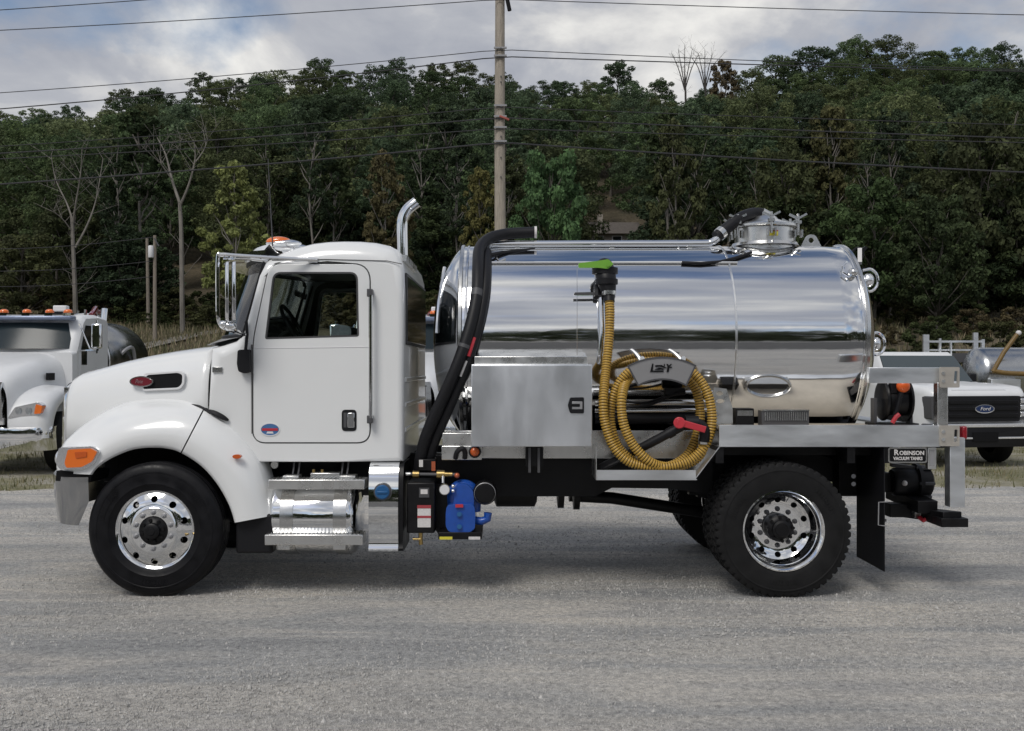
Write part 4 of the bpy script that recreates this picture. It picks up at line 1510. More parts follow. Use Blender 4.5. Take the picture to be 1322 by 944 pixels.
win2 = round_poly([(PX(a, YC), PZ(b2, YC)) for a, b2 in win_px], [.06, .06, .015, .015], 5)
hole2 = inset_poly(door2, -.008)
cab.plate(side2, [hole2], YC, YC + .03)
cab.plate(side2, [hole2], mir(YC + .03), mir(YC))
cabo = part(cab, 'cab', M['white'], smooth=40)
for sd in (-1, 1):
    f = (lambda y: y) if sd < 0 else mir
    d = MB()
    d.plate(inset_poly(door2, .002), [win2], f(YC - .008), f(YC + .02))
    door = part(d, 'door', M['white'], bev=.005)
    part(MB().plate(inset_poly(hole2, -.012), [inset_poly(win2, -.03)], f(YC + .022), f(YC + .034)), 'door_seal', M['door_gap'], door)
    part(MB().plate(inset_poly(win2, -.004), [inset_poly(win2, .010)], f(YC - .010), f(YC + .016)), 'window_seal', M['gasket'], door)
    part(MB().plate(inset_poly(win2, .004), [], f(YC + .004), f(YC + .009)), 'window_pane', M['glass'], door)
    hb = part(MB().plate(round_poly([(PX(a, YC), PZ(b2, YC)) for a, b2 in ((441.5, 529), (460.5, 529), (460.5, 556.5), (441.5, 556.5))], .03), [], f(YC - .014), f(YC + .0)), 'door_handle', M['plastic'], door, bev=.004)
    if sd < 0:
        part(MB().box(PX(449, YC), PX(458, YC), YC - .020, YC - .010, PZ(552, YC), PZ(533, YC)), 'latch', M['chrome'], door, bev=.004)
        part(MB().box(PX(444, YC), PX(448, YC), YC - .017, YC - .010, PZ(552, YC), PZ(533, YC)), 'grip', M['grey_dark'], door, bev=.002)
        part(MB().tube([P(329, 449.5, YC - .008), P(400, 449, YC - .008), P(476, 448, YC - .008)], .0035, 6), 'crease', M['sticker_white'], door)
        c2 = (PX(349, YC), PZ(554.5, YC))
        part(MB().plate(ell(*c2, .078, .052, 36), [], YC - .011, YC - .004), 'door_decal', M['sticker_blue'], door)
        part(MB().plate(ell(*c2, .079, .053, 36), [ell(*c2, .071, .045, 36)], YC - .0125, YC - .004), 'decal_rim', M['sticker_white'], door)
        part(MB().plate([(c2[0] - .062, c2[1] - .010), (c2[0] + .062, c2[1] - .010), (c2[0] + .062, c2[1] + .010), (c2[0] - .062, c2[1] + .010)], [], YC - .0135, YC - .004), 'decal_band', M['red'], door)
        part(MB().plate([(c2[0] - .028, c2[1] - .032), (c2[0] + .028, c2[1] - .032), (c2[0] + .022, c2[1] - .016), (c2[0] - .022, c2[1] - .016)], [], YC - .0125, YC - .004), 'decal_mark', M['sticker_white'], door)
# black liner, floor, seats, wheel
cl = MB()
lin2 = inset_poly(side2, .02)
big_win = inset_poly(win2, -.018)
cl.plate(lin2, [big_win], YC + .06, YC + .075)
cl.plate(lin2, [big_win], mir(YC + .075), mir(YC + .06))
cl.box(PX(345, YC), PX(516, YC), YC + .08, mir(YC + .08), PZ(337, YC), PZ(334, YC))
cl.box(PX(515, YC) - .02, PX(515, YC), YC + .08, mir(YC + .08), PZ(590, YC), PZ(336, YC))
cl.box(PX(300, YC), PX(515, YC), YC + .08, mir(YC + .08), PZ(590, YC), PZ(585, YC))
part(cl, 'cab_liner', M['liner'])
for y0 in (.42, 1.52):
    st = MB()
    x0 = PX(428, .6)
    st.plate(round_poly([(x0 - .52, 1.42), (x0 - .02, 1.42), (x0 - .02, 1.56), (x0 - .52, 1.60)], .05), [], y0, y0 + .5)
    st.plate(round_poly([(x0 - .06, 1.45), (x0 + .10, 1.45), (x0 + .20, 2.10), (x0 + .04, 2.12)], .06), [], y0, y0 + .5)
    part(st, 'seat', M['seat'], bev=.03)
dash = MB().box(PX(318, .6), PX(360, .6), .32, mir(.32), 1.35, PZ(429, .4))
part(dash, 'dashboard', M['liner'], bev=.04)
sw = MB()
c = P(380, 424, .62)
tilt = Matrix.Rotation(rad(62), 3, 'Y')
pts = [c + tilt @ Vector((.21 * math.cos(t), .21 * math.sin(t), 0)) for t in [2 * PI * i / 28 for i in range(29)]]
sw.tube(pts, .016, 8, cap=(False, False))
for t in (0, 2.1, 4.2):
    sw.tube([c, c + tilt @ Vector((.2 * math.cos(t), .2 * math.sin(t), 0))], .014, 6)
sw.tube([c, c + Vector((-.28, 0, -.20))], .03, 8)
part(sw, 'steering_wheel', M['plastic'])
# curved windscreen and black lower cowl
wsr = []
zb_, zt_ = PZ(434, YC), PZ(336, YC)
for k in range(17):
    t = k / 16
    yy = YC + .03 + (2 * CYT - 2 * YC - .06) * t
    bow = .36 * (1 - abs(2 * t - 1) ** 2.4)
    wsr.append([Vector((PX(312, YC) - bow * (1 - .12 * s_) + (PX(340, YC) - PX(312, YC)) * s_, yy, zb_ + (zt_ - zb_) * s_)) for s_ in (0, .25, .5, .75, 1)])
w = MB(); w.loft(wsr, False)
wsc = part(w, 'windscreen', M['glass_dark'], smooth=60)
fr2 = MB()
fr2.tube([r[-1] + Vector((0, 0, .012)) for r in wsr], .018, 6)
fr2.tube([r[0] for r in wsr], .02, 6)
fr2.tube(wsr[0], .014, 6); fr2.tube(wsr[-1], .014, 6)
part(fr2, 'windscreen_seal', M['plastic'], wsc)
cw = MB()
cw.loft([[Vector((PX(268, .3), y_, PZ(446.5, .5))) for y_ in (.27, .5, CYT, mir(.5), mir(.27))], [r + Vector((0, 0, .0)) for r in (wsr[0][0], wsr[4][0], wsr[8][0], wsr[12][0], wsr[16][0])]], False)
part(cw, 'cowl', M['white'], smooth=60)
wr = [P(318, 432, .3) + Vector((0, 0, .02)), wsr[5][1] + Vector((-.03, 0, 0)), wsr[6][2] + Vector((-.03, 0, 0))]
part(MB().tube(wr, .010, 6), 'wiper', M['plastic'])
# roof visor and roof edge
vz = MB()
vr = []
for r in wsr[0::2]:
    p = r[-1]
    vr.append([p + Vector((.02, 0, .085)), p + Vector((-.10, 0, .075)), p + Vector((-.21, 0, .02)), p + Vector((-.205, 0, .010)), p + Vector((.0, 0, .05))])
vz.loft(vr, True)
part(vz, 'sun_visor', M['chrome'], smooth=50)
rfp = MB()
rr2 = []
for k in range(17):
    p = wsr[k][-1]
    rr2.append([p + Vector((0.0, 0, .0)), p + Vector((-.03, 0, .05)), p + Vector((.04, 0, .13)), Vector((PX(362, .4), p.y, PZ(325, YC) + .02 * math.sin(PI * k / 16)))])
rfp.loft(rr2, False)
part(rfp, 'roof_brow', M['white'], smooth=60)
# drip rail seam under the roof
sm = MB().tube([P(351, 336.5, YC - .001), P(420, 335, YC - .002), P(500, 337, YC - .002), P(519, 341, YC)], .0035, 6)
part(sm, 'roof_seam', M['door_gap'])
for yy in (.62, .92, CYT, mir(.92), mir(.62)):
    b0 = P(0, 0, yy)
    X = PX(371, .9)
    lp = part(MB().ball((X + .03, yy, PZ(318, .9) - .012), .15, .065, .035, 16, 10), 'marker_light', M['chrome'])
    part(MB().ball((X - .01, yy, PZ(318, .9) + .005), .105, .06, .042, 16, 10), 'lens', M['amber'], lp)
part(MB().tube([P(352, 318, .45), P(350, 280, .44), P(346, 205, .42)], .006, 5, rf=lambda i: .006 - .0015 * i), 'antenna', M['grey_dark'])

# mirrors
def mirror(sd):
    f = (lambda p: p) if sd < 0 else (lambda p: Vector((p.x, mir(p.y), p.z)))
    m = MB()
    m.tube([f(p) for p in smooth_path([P(408, 335.5, YC - .01), P(370, 334, .10), P(310, 330.5, -.06), P(286, 329, -.12), P(281.5, 333, -.12), P(281, 380, -.12), P(283, 416, -.12), P(296, 426, -.04), P(314, 431, YC - .02)], 6)], .015, 8)
    m.tube([f(p) for p in (P(345, 337, .12), P(318, 334, .0), P(288, 333, -.10))], .012, 8)
    m.tube([f(p) for p in (P(410, 336, YC - .012), P(398, 335, YC - .022))], .022, 8)
    arm = part(m, 'mirror', M['chrome'])
    for a, b2, yy, r in ((287.5, 292, -.16, .012), (296, 301, -.10, .012)):
        h = MB()
        prof = round_poly([(PX(a, yy), yy - .03), (PX(b2, yy), yy - .03), (PX(b2, yy) + .006, yy + .16), (PX(a, yy) - .002, yy + .16)], .010, 4)
        ringz = []
        for zp, sc_ in ((337, .55), (339, .9), (345, 1.0), (408, 1.0), (413, .9), (415, .55)):
            cx_ = sum(q[0] for q in prof) / len(prof); cy_ = sum(q[1] for q in prof) / len(prof)
            ringz.append([f(Vector((cx_ + (q[0] - cx_) * sc_ - .285 * (q[1] - cy_), cy_ + (q[1] - cy_) * sc_, PZ(zp, yy)))) for q in prof])
        h.loft(ringz)
        part(h, 'mirror_shell', M['chrome'], arm, smooth=50)
    m2 = MB()
    m2.ball(f(P(297, 421, -.06)), .05, .06, .04)
    m2.ball(f(P(288, 419, -.10)), .03, .05, .03)
    m2.tube([f(P(290, 421, -.06)), f(P(304, 426, .0)), f(P(316, 432, .12))], .014, 6)
    part(m2, 'convex_mirror', M['chrome'], arm)


mirror(-1); mirror(1)
bk = MB()
bk.plate(round_poly([(PX(a, .16), PZ(b2, .16)) for a, b2 in ((308, 452), (323, 451), (324, 480), (318, 482.5), (309, 480), (307, 470))], .018), [], .13, .19)
part(bk, 'side_camera', M['plastic'], bev=.012)
part(MB().tube([P(317, 452, .17), P(319, 432, .17), P(318, 415, .18)], .013, 6), 'camera_stalk', M['plastic'])
part(MB().tube([P(325, 445, YC - .01), P(325.5, 560, YC - .01)], .006, 6), 'door_hinge', M['door_gap'])
gh = MB()
gh.tube([P(478.5, 381, .13), P(478.5, 540, .13)], .017, 10)
gho = part(gh, 'grab_handle', M['chrome'])
for py in (379, 541):
    part(MB().box(PX(475.5, YC), PX(482, YC), .115, YC + .002, PZ(py + 5, YC), PZ(py - 5, YC)), 'grab_bracket', M['grey_dark'], gho, bev=.004)
# back wall: window, ribs
xw = PX(521, YC)
bw = part(MB().box(xw - .004, xw + .012, .34, mir(.34), PZ(445, .34), PZ(352, .34)), 'rear_window', M['gasket'], cabo, bev=.03)
part(MB().box(xw + .008, xw + .016, .37, mir(.37), PZ(441, .34), PZ(356, .34)), 'rear_pane', mat('rear_glass', (.012, .016, .016), .04, 0, .5), bw, bev=.02)
for zz_ in (1.25, 1.45, 1.65):
    part(MB().box(xw - .004, xw + .012, .30, mir(.30), zz_, zz_ + .035), 'back_rib', M['white'], cabo, bev=.006)
part(MB().bar(P(521, 333, .30) + Vector((0.01, 0, 0)), P(536, 348, 1.2), .03, .05), 'roof_gutter', M['alu_bright'], cabo)

# exhaust stack on the far side of the cab
ex = MB()
ye = 2.42
ex.tube(smooth_path([P(520, 560, ye), P(520, 400, ye), P(520, 330, ye), P(519.5, 296, ye), P(521, 281, ye), P(527, 270, ye), P(538, 261, ye)], 7), .058, 16)
exo = part(ex, 'exhaust_stack', M['chrome'])
part(MB().lathe([(.082, -.6), (.086, -.58), (.086, .55), (.082, .58)], P(520, 470, ye), 'Z', 18), 'heat_shield', M['chrome'], exo)
part(MB().bar(P(520, 420, ye), P(520, 420, mir(YC)) , .05, .05), 'stack_bracket', M['black'], exo)

# ---------------- fuel tank with steps, fluid tank
yt, zt0, rt = .405, PZ(665, .405), .305
x0, x1 = PX(354, .3), PX(459, .3)
ft = MB()
ft.lathe([(.001, x0 - .035), (rt * .6, x0 - .030), (rt * .86, x0 - .012), (rt * .97, x0 + .01), (rt, x0 + .035), (rt, x1 - .035), (rt * .97, x1 - .01), (rt * .86, x1 + .012), (rt * .6, x1 + .03), (.001, x1 + .035)], (0, yt, zt0), 'X', 48)
fto = part(ft, 'fuel_tank', M['chrome'], smooth=45)
for px in (371, 439.5):
    xx = PX(px, .15)
    s_ = MB().lathe([(rt + .001, xx - .052), (rt + .007, xx - .050), (rt + .007, xx + .050), (rt + .001, xx + .052)], (0, yt, zt0), 'X', 48)
    part(s_, 'tank_strap', M['steel'], fto, smooth=45)
def step(pxa, pxb, pya, pyb, y0):
    s_ = MB().box(PX(pxa, y0), PX(pxb, y0), y0, y0 + .20, PZ(pyb, y0), PZ(pya, y0))
    o = part(s_, 'step', M['alu_bright'], fto, bev=.005)
    k = 0
    xa, xb = PX(pxa, y0) + .02, PX(pxb, y0) - .02
    nst = 24
    g_ = MB()
    for k in range(nst):
        xk = xa + (xb - xa) * (k + .5) / nst
        g_.box(xk - .006, xk + .006, y0 + .015, y0 + .18, PZ(pya, y0) - .001, PZ(pya, y0) + .006)
    tag(part(g_, 'step_grip', M['steel'], fto), kind='stuff')


step(346, 470.5, 619.5, 632, .05)
step(341.5, 468, 690.5, 704, .03)
for px in (366, 438):
    part(MB().box(PX(px - 8, .06), PX(px + 8, .06), .06, .2, PZ(710, .06), PZ(703.5, .06)), 'step_bracket', M['alu_bright'], fto, bev=.004)
    part(MB().box(PX(px + 4, .3), PX(px + 24, .3), .16, .30, PZ(620, .3), PZ(612, .3)), 'step_bracket', M['alu_bright'], fto, bev=.004)
for px in (377, 384, 440, 447):
    part(MB().tube([P(px, 618, .2), P(px + 2, 606, .24), P(px + 3, 596, .3)], .007, 6), 'hold_down_rod', M['grey_dark'], fto)
for px in (405, 416):
    part(MB().lathe([(.012, 0), (.022, .004), (.022, .03), (.012, .034), (.012, .06), (.001, .062)], P(px, 616, .25), 'Z', 8), 'fuel_fitting', M['brass'], fto)
part(MB().box(PX(400, .2), PX(438, .2), .22, .34, PZ(618, .2), PZ(611, .2)), 'sender_plate', M['steel'], fto, bev=.006)
part(MB().lathe([(.001, -.02), (.03, -.02), (.03, .02), (.001, .02)], P(355, 600, .3), 'Y', 12), 'clamp', M['steel'], fto)

dx0, dx1 = PX(476.5, .12), PX(514.5, .12)
prof = [(.60, PZ(597, .2)), (.22, PZ(597, .2)), (.135, PZ(608, .15)), (.10, PZ(626, .12)), (.085, PZ(650, .10)), (.085, PZ(672, .10)), (.10, PZ(700, .12)), (.125, PZ(713, .12)), (.60, PZ(713, .12))]
pr = smooth_path([(0, a, b2) for a, b2 in prof], 4)
d = MB()
d.loft([[Vector((x, q.y, q.z)) for q in pr] for x in (dx0, dx1)], True)
dfo = part(d, 'fluid_tank', M['chrome'], smooth=35)
d = MB()
d.loft([[Vector((x, q.y + .012, (q.z - .65) * .985 + .65)) for q in pr] for x in (dx1 + .001, dx1 + .036)], True)
part(d, 'end_cap', M['black'], dfo, smooth=35)
cp = P(494, 635, .07)
part(MB().lathe([(.068, .03), (.068, -.012), (.058, -.022), (.001, -.023)], cp, 'Y', 26), 'filler_neck', M['grey_dark'], dfo)
part(MB().lathe([(.056, 0), (.056, -.030), (.048, -.038), (.001, -.038)], cp, 'Y', 26), 'filler_cap', M['blue_cap'], dfo)
part(MB().box(cp.x - .040, cp.x + .040, .07 - .046, .07 - .036, cp.z - .010, cp.z + .010), 'cap_grip', M['blue_cap'], dfo, bev=.004)

# ---------------- vacuum pump set below the hoses
pk = part(MB().box(PX(526, .2), PX(562, .2), .14, .5, PZ(687, .2), PZ(622, .2)), 'oil_reservoir', M['black'], bev=.012)
part(MB().box(PX(539, .13), PX(556, .13), .133, .142, PZ(681, .13), PZ(656, .13)), 'warning_label', M['label'], pk)
part(MB().box(PX(538.6, .13), PX(556.4, .13), .131, .14, PZ(656.5, .13), PZ(652.5, .13)), 'label_header', M['label_red'], pk)
part(MB().box(PX(538.6, .13), PX(556.4, .13), .131, .14, PZ(669, .13), PZ(666, .13)), 'label_band', M['label_red'], pk)
part(MB().box(PX(541, .13), PX(554, .13), .133, .142, PZ(642.5, .13), PZ(630, .13)), 'data_plate', M['grey_dark'], pk)
part(MB().box(PX(543, .13), PX(552, .13), .131, .14, PZ(638, .13), PZ(632, .13)), 'data_mark', M['label'], pk)
part(MB().tube([P(543, 687, .2), P(543, 698, .2), P(543.5, 703, .2)], .017, 8), 'drain_valve', M['brass'], pk)
part(MB().tube([P(533, 696, .19), P(543, 696, .19)], .010, 8), 'drain_tap', M['brass'], pk)
pump = MB()
prof = round_poly([(PX(a, .12), PZ(b2, .12)) for a, b2 in ((577, 652), (612, 651), (614, 665), (613, 683), (607, 687), (580, 687), (575.5, 680), (575.5, 662))], .03, 4)
pump.plate(prof, [], .11, .42)
po = part(pump, 'pump', M['blue'], bev=.018, seg=3)
pm = MB()
pm.tube(smooth_path([P(588, 655, .26), P(587, 640, .26), P(592, 630, .26), P(604, 630, .27), P(611, 640, .28), P(611, 660, .28)], 5), .06, 14, rf=lambda i: .060)
pm.plate(round_poly([(PX(a, .2), PZ(b2, .2)) for a, b2 in ((589, 624), (603, 624), (612, 634), (612, 655), (585, 655))], .03), [], .16, .36)
part(pm, 'pump_head', M['blue'], po, smooth=50)
for px, py in ((593, 664), (593, 680)):
    part(MB().cyl(P(px, py, .09), P(px, py, .13), .021, n=6), 'plug', M['blue_cap'], po)
part(MB().box(PX(588, .1), PX(598, .1), .088, .10, PZ(655, .1), PZ(651, .1)), 'pump_mark', M['red'], po)
part(MB().tube([P(614, 672, .2), P(622, 673, .18), P(629, 670, .18), P(630, 662, .18)], .032, 10), 'elbow', M['blue'], po)
part(MB().lathe([(.001, -.02), (.07, -.018), (.088, 0), (.095, .03), (.095, .10), (.07, .13)], P(626, 637, .14), 'Y', 28), 'pulley', M['black'], po, smooth=40)
part(MB().lathe([(.076, 0), (.078, -.004), (.084, 0)], P(626, 637, .135), 'Y', 28), 'pulley_rim', M['grey'], po)
part(MB().box(PX(566, .12), PX(622, .12), .10, .5, PZ(696, .12), PZ(687, .12)), 'pump_base', M['black'], bev=.004)
part(MB().plate([(PX(a, .3), PZ(b2, .3)) for a, b2 in ((562, 625), (578, 625), (578, 690), (566, 690), (562, 684))], [], .3, .32), 'pump_bracket', M['black'])
part(MB().box(PX(567.5, .1), PX(584, .1), .092, .101, PZ(696.5, .1), PZ(693, .1)), 'base_label', M['yellow'])
part(MB().box(PX(605, .1), PX(620, .1), .092, .101, PZ(696.5, .1), PZ(693, .1)), 'base_plate', M['label'])
pl = MB()
pl.tube([P(524, 612, .22), P(545, 612.5, .22), P(590, 613, .22)], .014, 8)
plo = part(pl, 'air_line', M['grey_dark'])
for a, b2, r in ((533, 541, .030), (564, 574, .034), (574, 584, .020)):
    part(MB().cyl(P(a, 612.5, .22), P(b2, 612.7, .22), r, n=10), 'brass_fitting', M['brass'], plo)
part(MB().cyl(P(524, 612, .22), P(530, 612, .22), .016, n=8), 'drain_cock', M['steel'], plo)
part(MB().ball(P(590, 614, .2), .022), 'safety_valve', M['copper'], plo)
gg = part(MB().lathe([(.001, -.012), (.042, -.012), (.046, 0), (.046, .03), (.001, .03)], P(574, 632, .14), 'Y', 22), 'pressure_gauge', M['steel'], plo)
part(MB().lathe([(.001, -.0135), (.037, -.0135), (.037, -.010)], P(574, 632, .14), 'Y', 20), 'dial', M['sticker_white'], gg)
part(MB().tube([P(572, 624, .17), P(572, 614, .2)], .012, 8), 'gauge_stem', M['steel'], plo)
for px, py in ((585, 628), (585, 634)):
    part(MB().ball(P(px, py, .14), .016), 'fitting_nut', M['chrome'], plo)
part(MB().box(PX(540, .25), PX(562, .25), .24, .4, PZ(608, .25), PZ(593, .25)), 'valve_block', M['black'], bev=.006)
part(MB().box(PX(541, .23), PX(546, .23), .232, .242, PZ(603, .23), PZ(594, .23)), 'block_label', M['label'])
part(MB().box(PX(557, .23), PX(562, .23), .232, .242, PZ(608, .23), PZ(596, .23)), 'block_label', M['copper'])

# ---------------- the polished tank
TZ, TRR = 2.0, .836
TX0, TX1 = PX(594, .384), PX(1121.5, .384)


def tank_pt(px, py, off=0.0):
    """where the sight line meets the tank shell, pushed out by off"""
    d = Vector(((px - CX) / F, 1.0, -(py - CY) / F))
    oy, oz = -CAM_D - CYT, CAM_H - TZ
    a = d.y ** 2 + d.z ** 2
    b2 = 2 * (oy * d.y + oz * d.z)
    c = oy ** 2 + oz ** 2 - (TRR + off) ** 2
    disc = b2 * b2 - 4 * a * c
    t = (-b2 - math.sqrt(disc)) / (2 * a) if disc > 0 else -b2 / (2 * a)
    p = Vector((0, -CAM_D, CAM_H)) + d * t
    if disc <= 0:
        n_ = Vector((0, p.y - CYT, p.z - TZ)).normalized() * (TRR + off)
        p = Vector((p.x, CYT + n_.y, TZ + n_.z))
    return p


tk = MB()
hd_ = .27
head = []
for k in range(13):
    a = k / 12
    r = TRR * math.sin(a * PI / 2) ** .9
    h = hd_ * (1 - (r / TRR) ** 2.6) ** .75
    head.append((max(r, .001), h))
prof = [(r, TX0 - h) for r, h in head] + [(TRR, TX0 + .2 + (TX1 - TX0 - .4) * k / 6) for k in range(7)] + [(r, TX1 + h * .75) for r, h in reversed(head)]
tk.lathe(prof, (0, CYT, TZ), 'X', 160)
tank = part(tk, 'tank', M['tank'], smooth=40)


def band(X, w, h, m='steel', name='weld_band'):
    return part(MB().lathe([(TRR - .002, X - w), (TRR + h, X - w * .6), (TRR + h, X + w * .6), (TRR - .002, X + w)], (0, CYT, TZ), 'X', 120), name, M[m], tank, smooth=50)


band(TX0 - .005, .020, .012, 'steel')
band(TX0 + .045, .012, .008, 'tank')
band(PX(951, .384), .010, .008, 'alu_bright')
band(TX1, .018, .016, 'steel', 'rear_ring')
band(TX1 - .035, .007, .006, 'tank', 'rear_ring')
# faint longitudinal seam
zs = [(PX(745, .4), 0)]
part(MB().tube([tank_pt(745, py, .0015) for py in range(345, 460, 6)], .0022, 5), 'weld_seam', M['steel'], tank)
part(MB().tube([tank_pt(px, 339, .012) for px in range(632, 955, 8)], .011, 8), 'wire_conduit', M['chrome'], tank)
part(MB().tube([tank_pt(x, y_, .016) for x, y_ in ((880, 339), (905, 340), (930, 338), (950, 333), (970, 326))], .013, 8), 'conduit_hose', M['hose_black'], tank)
# pipe along the top
tp = smooth_path([P(626, 326, .95), P(627, 319, .95), P(633, 316, .97), P(660, 315.5, 1.0), P(780, 315, 1.0), P(900, 314.5, 1.0), P(918, 313, 1.0), P(928, 306, 1.02)], 6)
top_pipe = part(MB().tube(tp, .031, 12), 'top_pipe', M['chrome'], tank)
for px in (668, 790, 890):
    q = P(px, 318, 1.0)
    part(MB().box(q.x - .02, q.x + .02, .98, 1.02, 2.79, 2.86), 'pipe_saddle', M['steel'], tank)
part(MB().tube([P(876, 320, .95), P(880, 328, .86), P(876, 334, .78)], .010, 6), 'pipe_drain', M['steel'], tank)
blk = smooth_path([P(925, 306, 1.02), P(938, 295, 1.06), P(955, 282, 1.12), P(972, 276, 1.2), P(985, 277, 1.22), P(990, 283, 1.22)], 6)
part(MB().tube(blk, .052, 14), 'vent_hose', M['hose_black'], tank)
part(MB().tube([P(983, 276.5, 1.22), P(989, 279, 1.22), P(991, 286, 1.22)], .056, 14), 'vent_elbow', M['steel'], tank)
part(MB().tube(blk[2:5], .058, 14), 'hose_clamp', M['steel'], tank)
# manhole
mhx, mhy = PX(987, CYT), CYT
zb_ = 2.80
mh = MB()
mh.lathe([(.255, zb_), (.255, 3.00), (.262, 3.0)], (mhx, mhy, 0), 'Z', 48)
mho = part(mh, 'manhole', M['alu_bright'], tank)
part(MB().lathe([(.30, 2.835), (.285, 2.862), (.256, 2.868)], (mhx, mhy, 0), 'Z', 48), 'flange', M['steel'], tank)
ld = MB()
ld.lathe([(.284, 2.995), (.292, 3.0), (.292, 3.016), (.280, 3.024), (.20, 3.045), (.12, 3.075), (.10, 3.10), (.085, 3.105), (.001, 3.107)], (mhx, mhy, 0), 'Z', 48)
part(ld, 'lid', M['alu_bright'], tank)
for k in range(6):
    a = k * PI / 3 - PI / 2 - .05
    cx_, cy_ = mhx + .30 * math.cos(a), mhy + .30 * math.sin(a)
    c_ = MB()
    c_.tube([(cx_, cy_, 2.92), (cx_, cy_, 3.075)], .013, 8)
    c_.bar((cx_ - .075, cy_, 3.10), (cx_ + .005, cy_, 3.062), .022, .018)
    c_.bar((cx_ + .075, cy_ , 3.105), (cx_ - .005, cy_, 3.062), .022, .018)
    c_.tube([(cx_, cy_, 3.03), (cx_, cy_, 3.105)], .011, 8)
    c_.box(cx_ - .026, cx_ + .026, cy_ - .022, cy_ + .022, 3.02, 3.045)
    part(c_, 'lid_clamp', M['steel'], tank)
    for s_ in (-1, 1):
        part(MB().box(cx_ + s_ * .03 - .007, cx_ + s_ * .03 + .007, cy_ - .03, cy_ + .03, 2.90, 2.965), 'clamp_lug', M['steel'], tank)
part(MB().box(mhx - .025, mhx + .052, mhy - .262, mhy - .250, 2.905, 2.942), 'manhole_label', M['yellow'], tank)
part(MB().box(mhx - .025, mhx + .052, mhy - .264, mhy - .250, 2.941, 2.951), 'label_edge', M['label_red'], tank)
# lifting lug
lx = PX(1047, CYT)
lug = round_poly([(lx - .10, 2.82), (lx - .035, 2.945), (lx + .035, 2.945), (lx + .10, 2.82)], [.01, .05, .05, .01])
part(MB().plate(lug, [ell(lx, 2.895, .024, .024, 16)], CYT - .01, CYT + .01), 'lifting_lug', M['alu_bright'], tank)
# hand-hole rim low on the shell
pts = [tank_pt(992 + 28.5 * math.cos(t), 499 + 13.5 * math.sin(t), .010) for t in [2 * PI * i / 40 for i in range(41)]]
part(MB().tube(pts, .011, 8, cap=(False, False)), 'sight_port_rim', M['steel'], tank)
# rear lamps and brackets on the tail
for px, py in ((1122, 362), (1131, 444)):
    c = P(px, py, .78)
    w_ = MB()
    w_.tube([c + Vector((-.05, 0, .085))] + [c + Vector((.075 * math.cos(t), 0, .095 * math.sin(t))) for t in [PI / 2 - PI * i / 10 for i in range(11)]] + [c + Vector((-.05, 0, -.085))], .012, 8)
    part(w_, 'lamp_guard', M['chrome'], tank)
    part(MB().ball(c + Vector((0, .02, 0)), .05, .05, .06), 'work_lamp', M['lamp'], tank)
c = tank_pt(1096, 350, .0)
rb = MB()
rb.tube([tank_pt(x, y_, .03) for x, y_ in ((1093, 338), (1088, 344), (1089, 352), (1096, 357), (1103, 352))], .010, 6)
part(rb, 'tie_ring', M['chrome'], tank)
part(MB().ball(tank_pt(1101, 352, .02), .04, .05, .04), 'ring_boss', M['steel'], tank)
part(MB().bar(P(1110, 340, .95), P(1110, 322, 1.0), .035, .05), 'tail_bracket', M['grey'], tank)
part(MB().tube(smooth_path([P(1100, 325, 1.0), P(1108, 320, 1.0), P(1114, 326, 1.0), P(1113, 334, 1.0)], 4), .010, 6), 'tail_cable', M['hose_black'], tank)
part(MB().plate([(PX(a, 1.0), PZ(b2, 1.0)) for a, b2 in ((1108, 324), (1117, 318), (1120, 320), (1113, 328))], [], .99, 1.02), 'tail_flap', M['plastic'], tank)
# front sight rails and a dark vest of hoses at the front head
part(MB().tube([P(574, 345, .85), P(566, 390, .75), P(563, 430, .7)], .014, 6), 'front_rail', M['chrome'], tank)
part(MB().tube([P(596, 328, .8), P(600, 336, .75), P(598, 343, .72)], .007, 6), 'front_wire', M['plastic'], tank)

# saddle and deck
sd = MB()
sd.box(PX(572, .40), PX(928, .40), .40, .46, PZ(592, .40), PZ(556, .40))
part(sd, 'tank_saddle', M['alu_bright'], bev=.004)
sd = MB()
sd.box(PX(571, .26), PX(609, .26), .26, .42, PZ(590, .26), PZ(559, .26))
part(sd, 'corner_bracket', M['alu_bright'], bev=.005)
part(MB().lathe([(.001, -.02), (.045, -.02), (.05, 0), (.05, .04)], P(613, 583.5, .22), 'Y', 20), 'marker_housing', M['plastic'])
part(MB().ball(P(613, 583.5, .20), .036, .02, .036), 'marker_lens', M['amber_dark'])
part(MB().box(PX(570, .24), PX(622, .24), .24, .30, PZ(594, .24), PZ(576, .24)), 'marker_plate', M['alu_bright'], bev=.004)
part(MB().tube(smooth_path([P(588, 592, .2), P(590, 584, .18), P(596, 579, .18), P(600, 583, .2), P(600, 592, .22)], 4), .020, 8), 'cable_loop', M['hose_black'])

# tool box
bx0, bx1 = PX(608.5, .0), PX(764.5, .0)
bz0, bz1 = PZ(577, .0), PZ(470.5, .0)
bxo = part(MB().box(bx0, bx1, .012, .42, bz0, bz1), 'tool_box', M['alu'], bev=.004)
part(MB().box(bx0 + .004, bx1 - .006, .0, .0125, bz0 + .004, bz1 - .008), 'box_door', mat('brushed_door', (.80, .82, .85), .40, 1.0, var=.10, vscale=1.6, rvar=.12, stretch=(1.2, 1, .5), bump=.02, bscale=4), bxo, bev=.003)
part(MB().box(bx0 + .02, bx1 - .03, .10, .42, bz1, bz1 + .062), 'box_top', M['alu_bright'], bxo, bev=.004)
lz = PZ(523.5, -.01)
lx = PX(743.5, -.01)
lk = part(MB().plate(round_poly([(lx - .062, lz), (lx - .045, lz + .06), (lx + .062, lz + .062), (lx + .062, lz - .062), (lx - .045, lz - .06)], .012), [], -.012, .002), 'box_latch', M['plastic'], bxo, bev=.003)
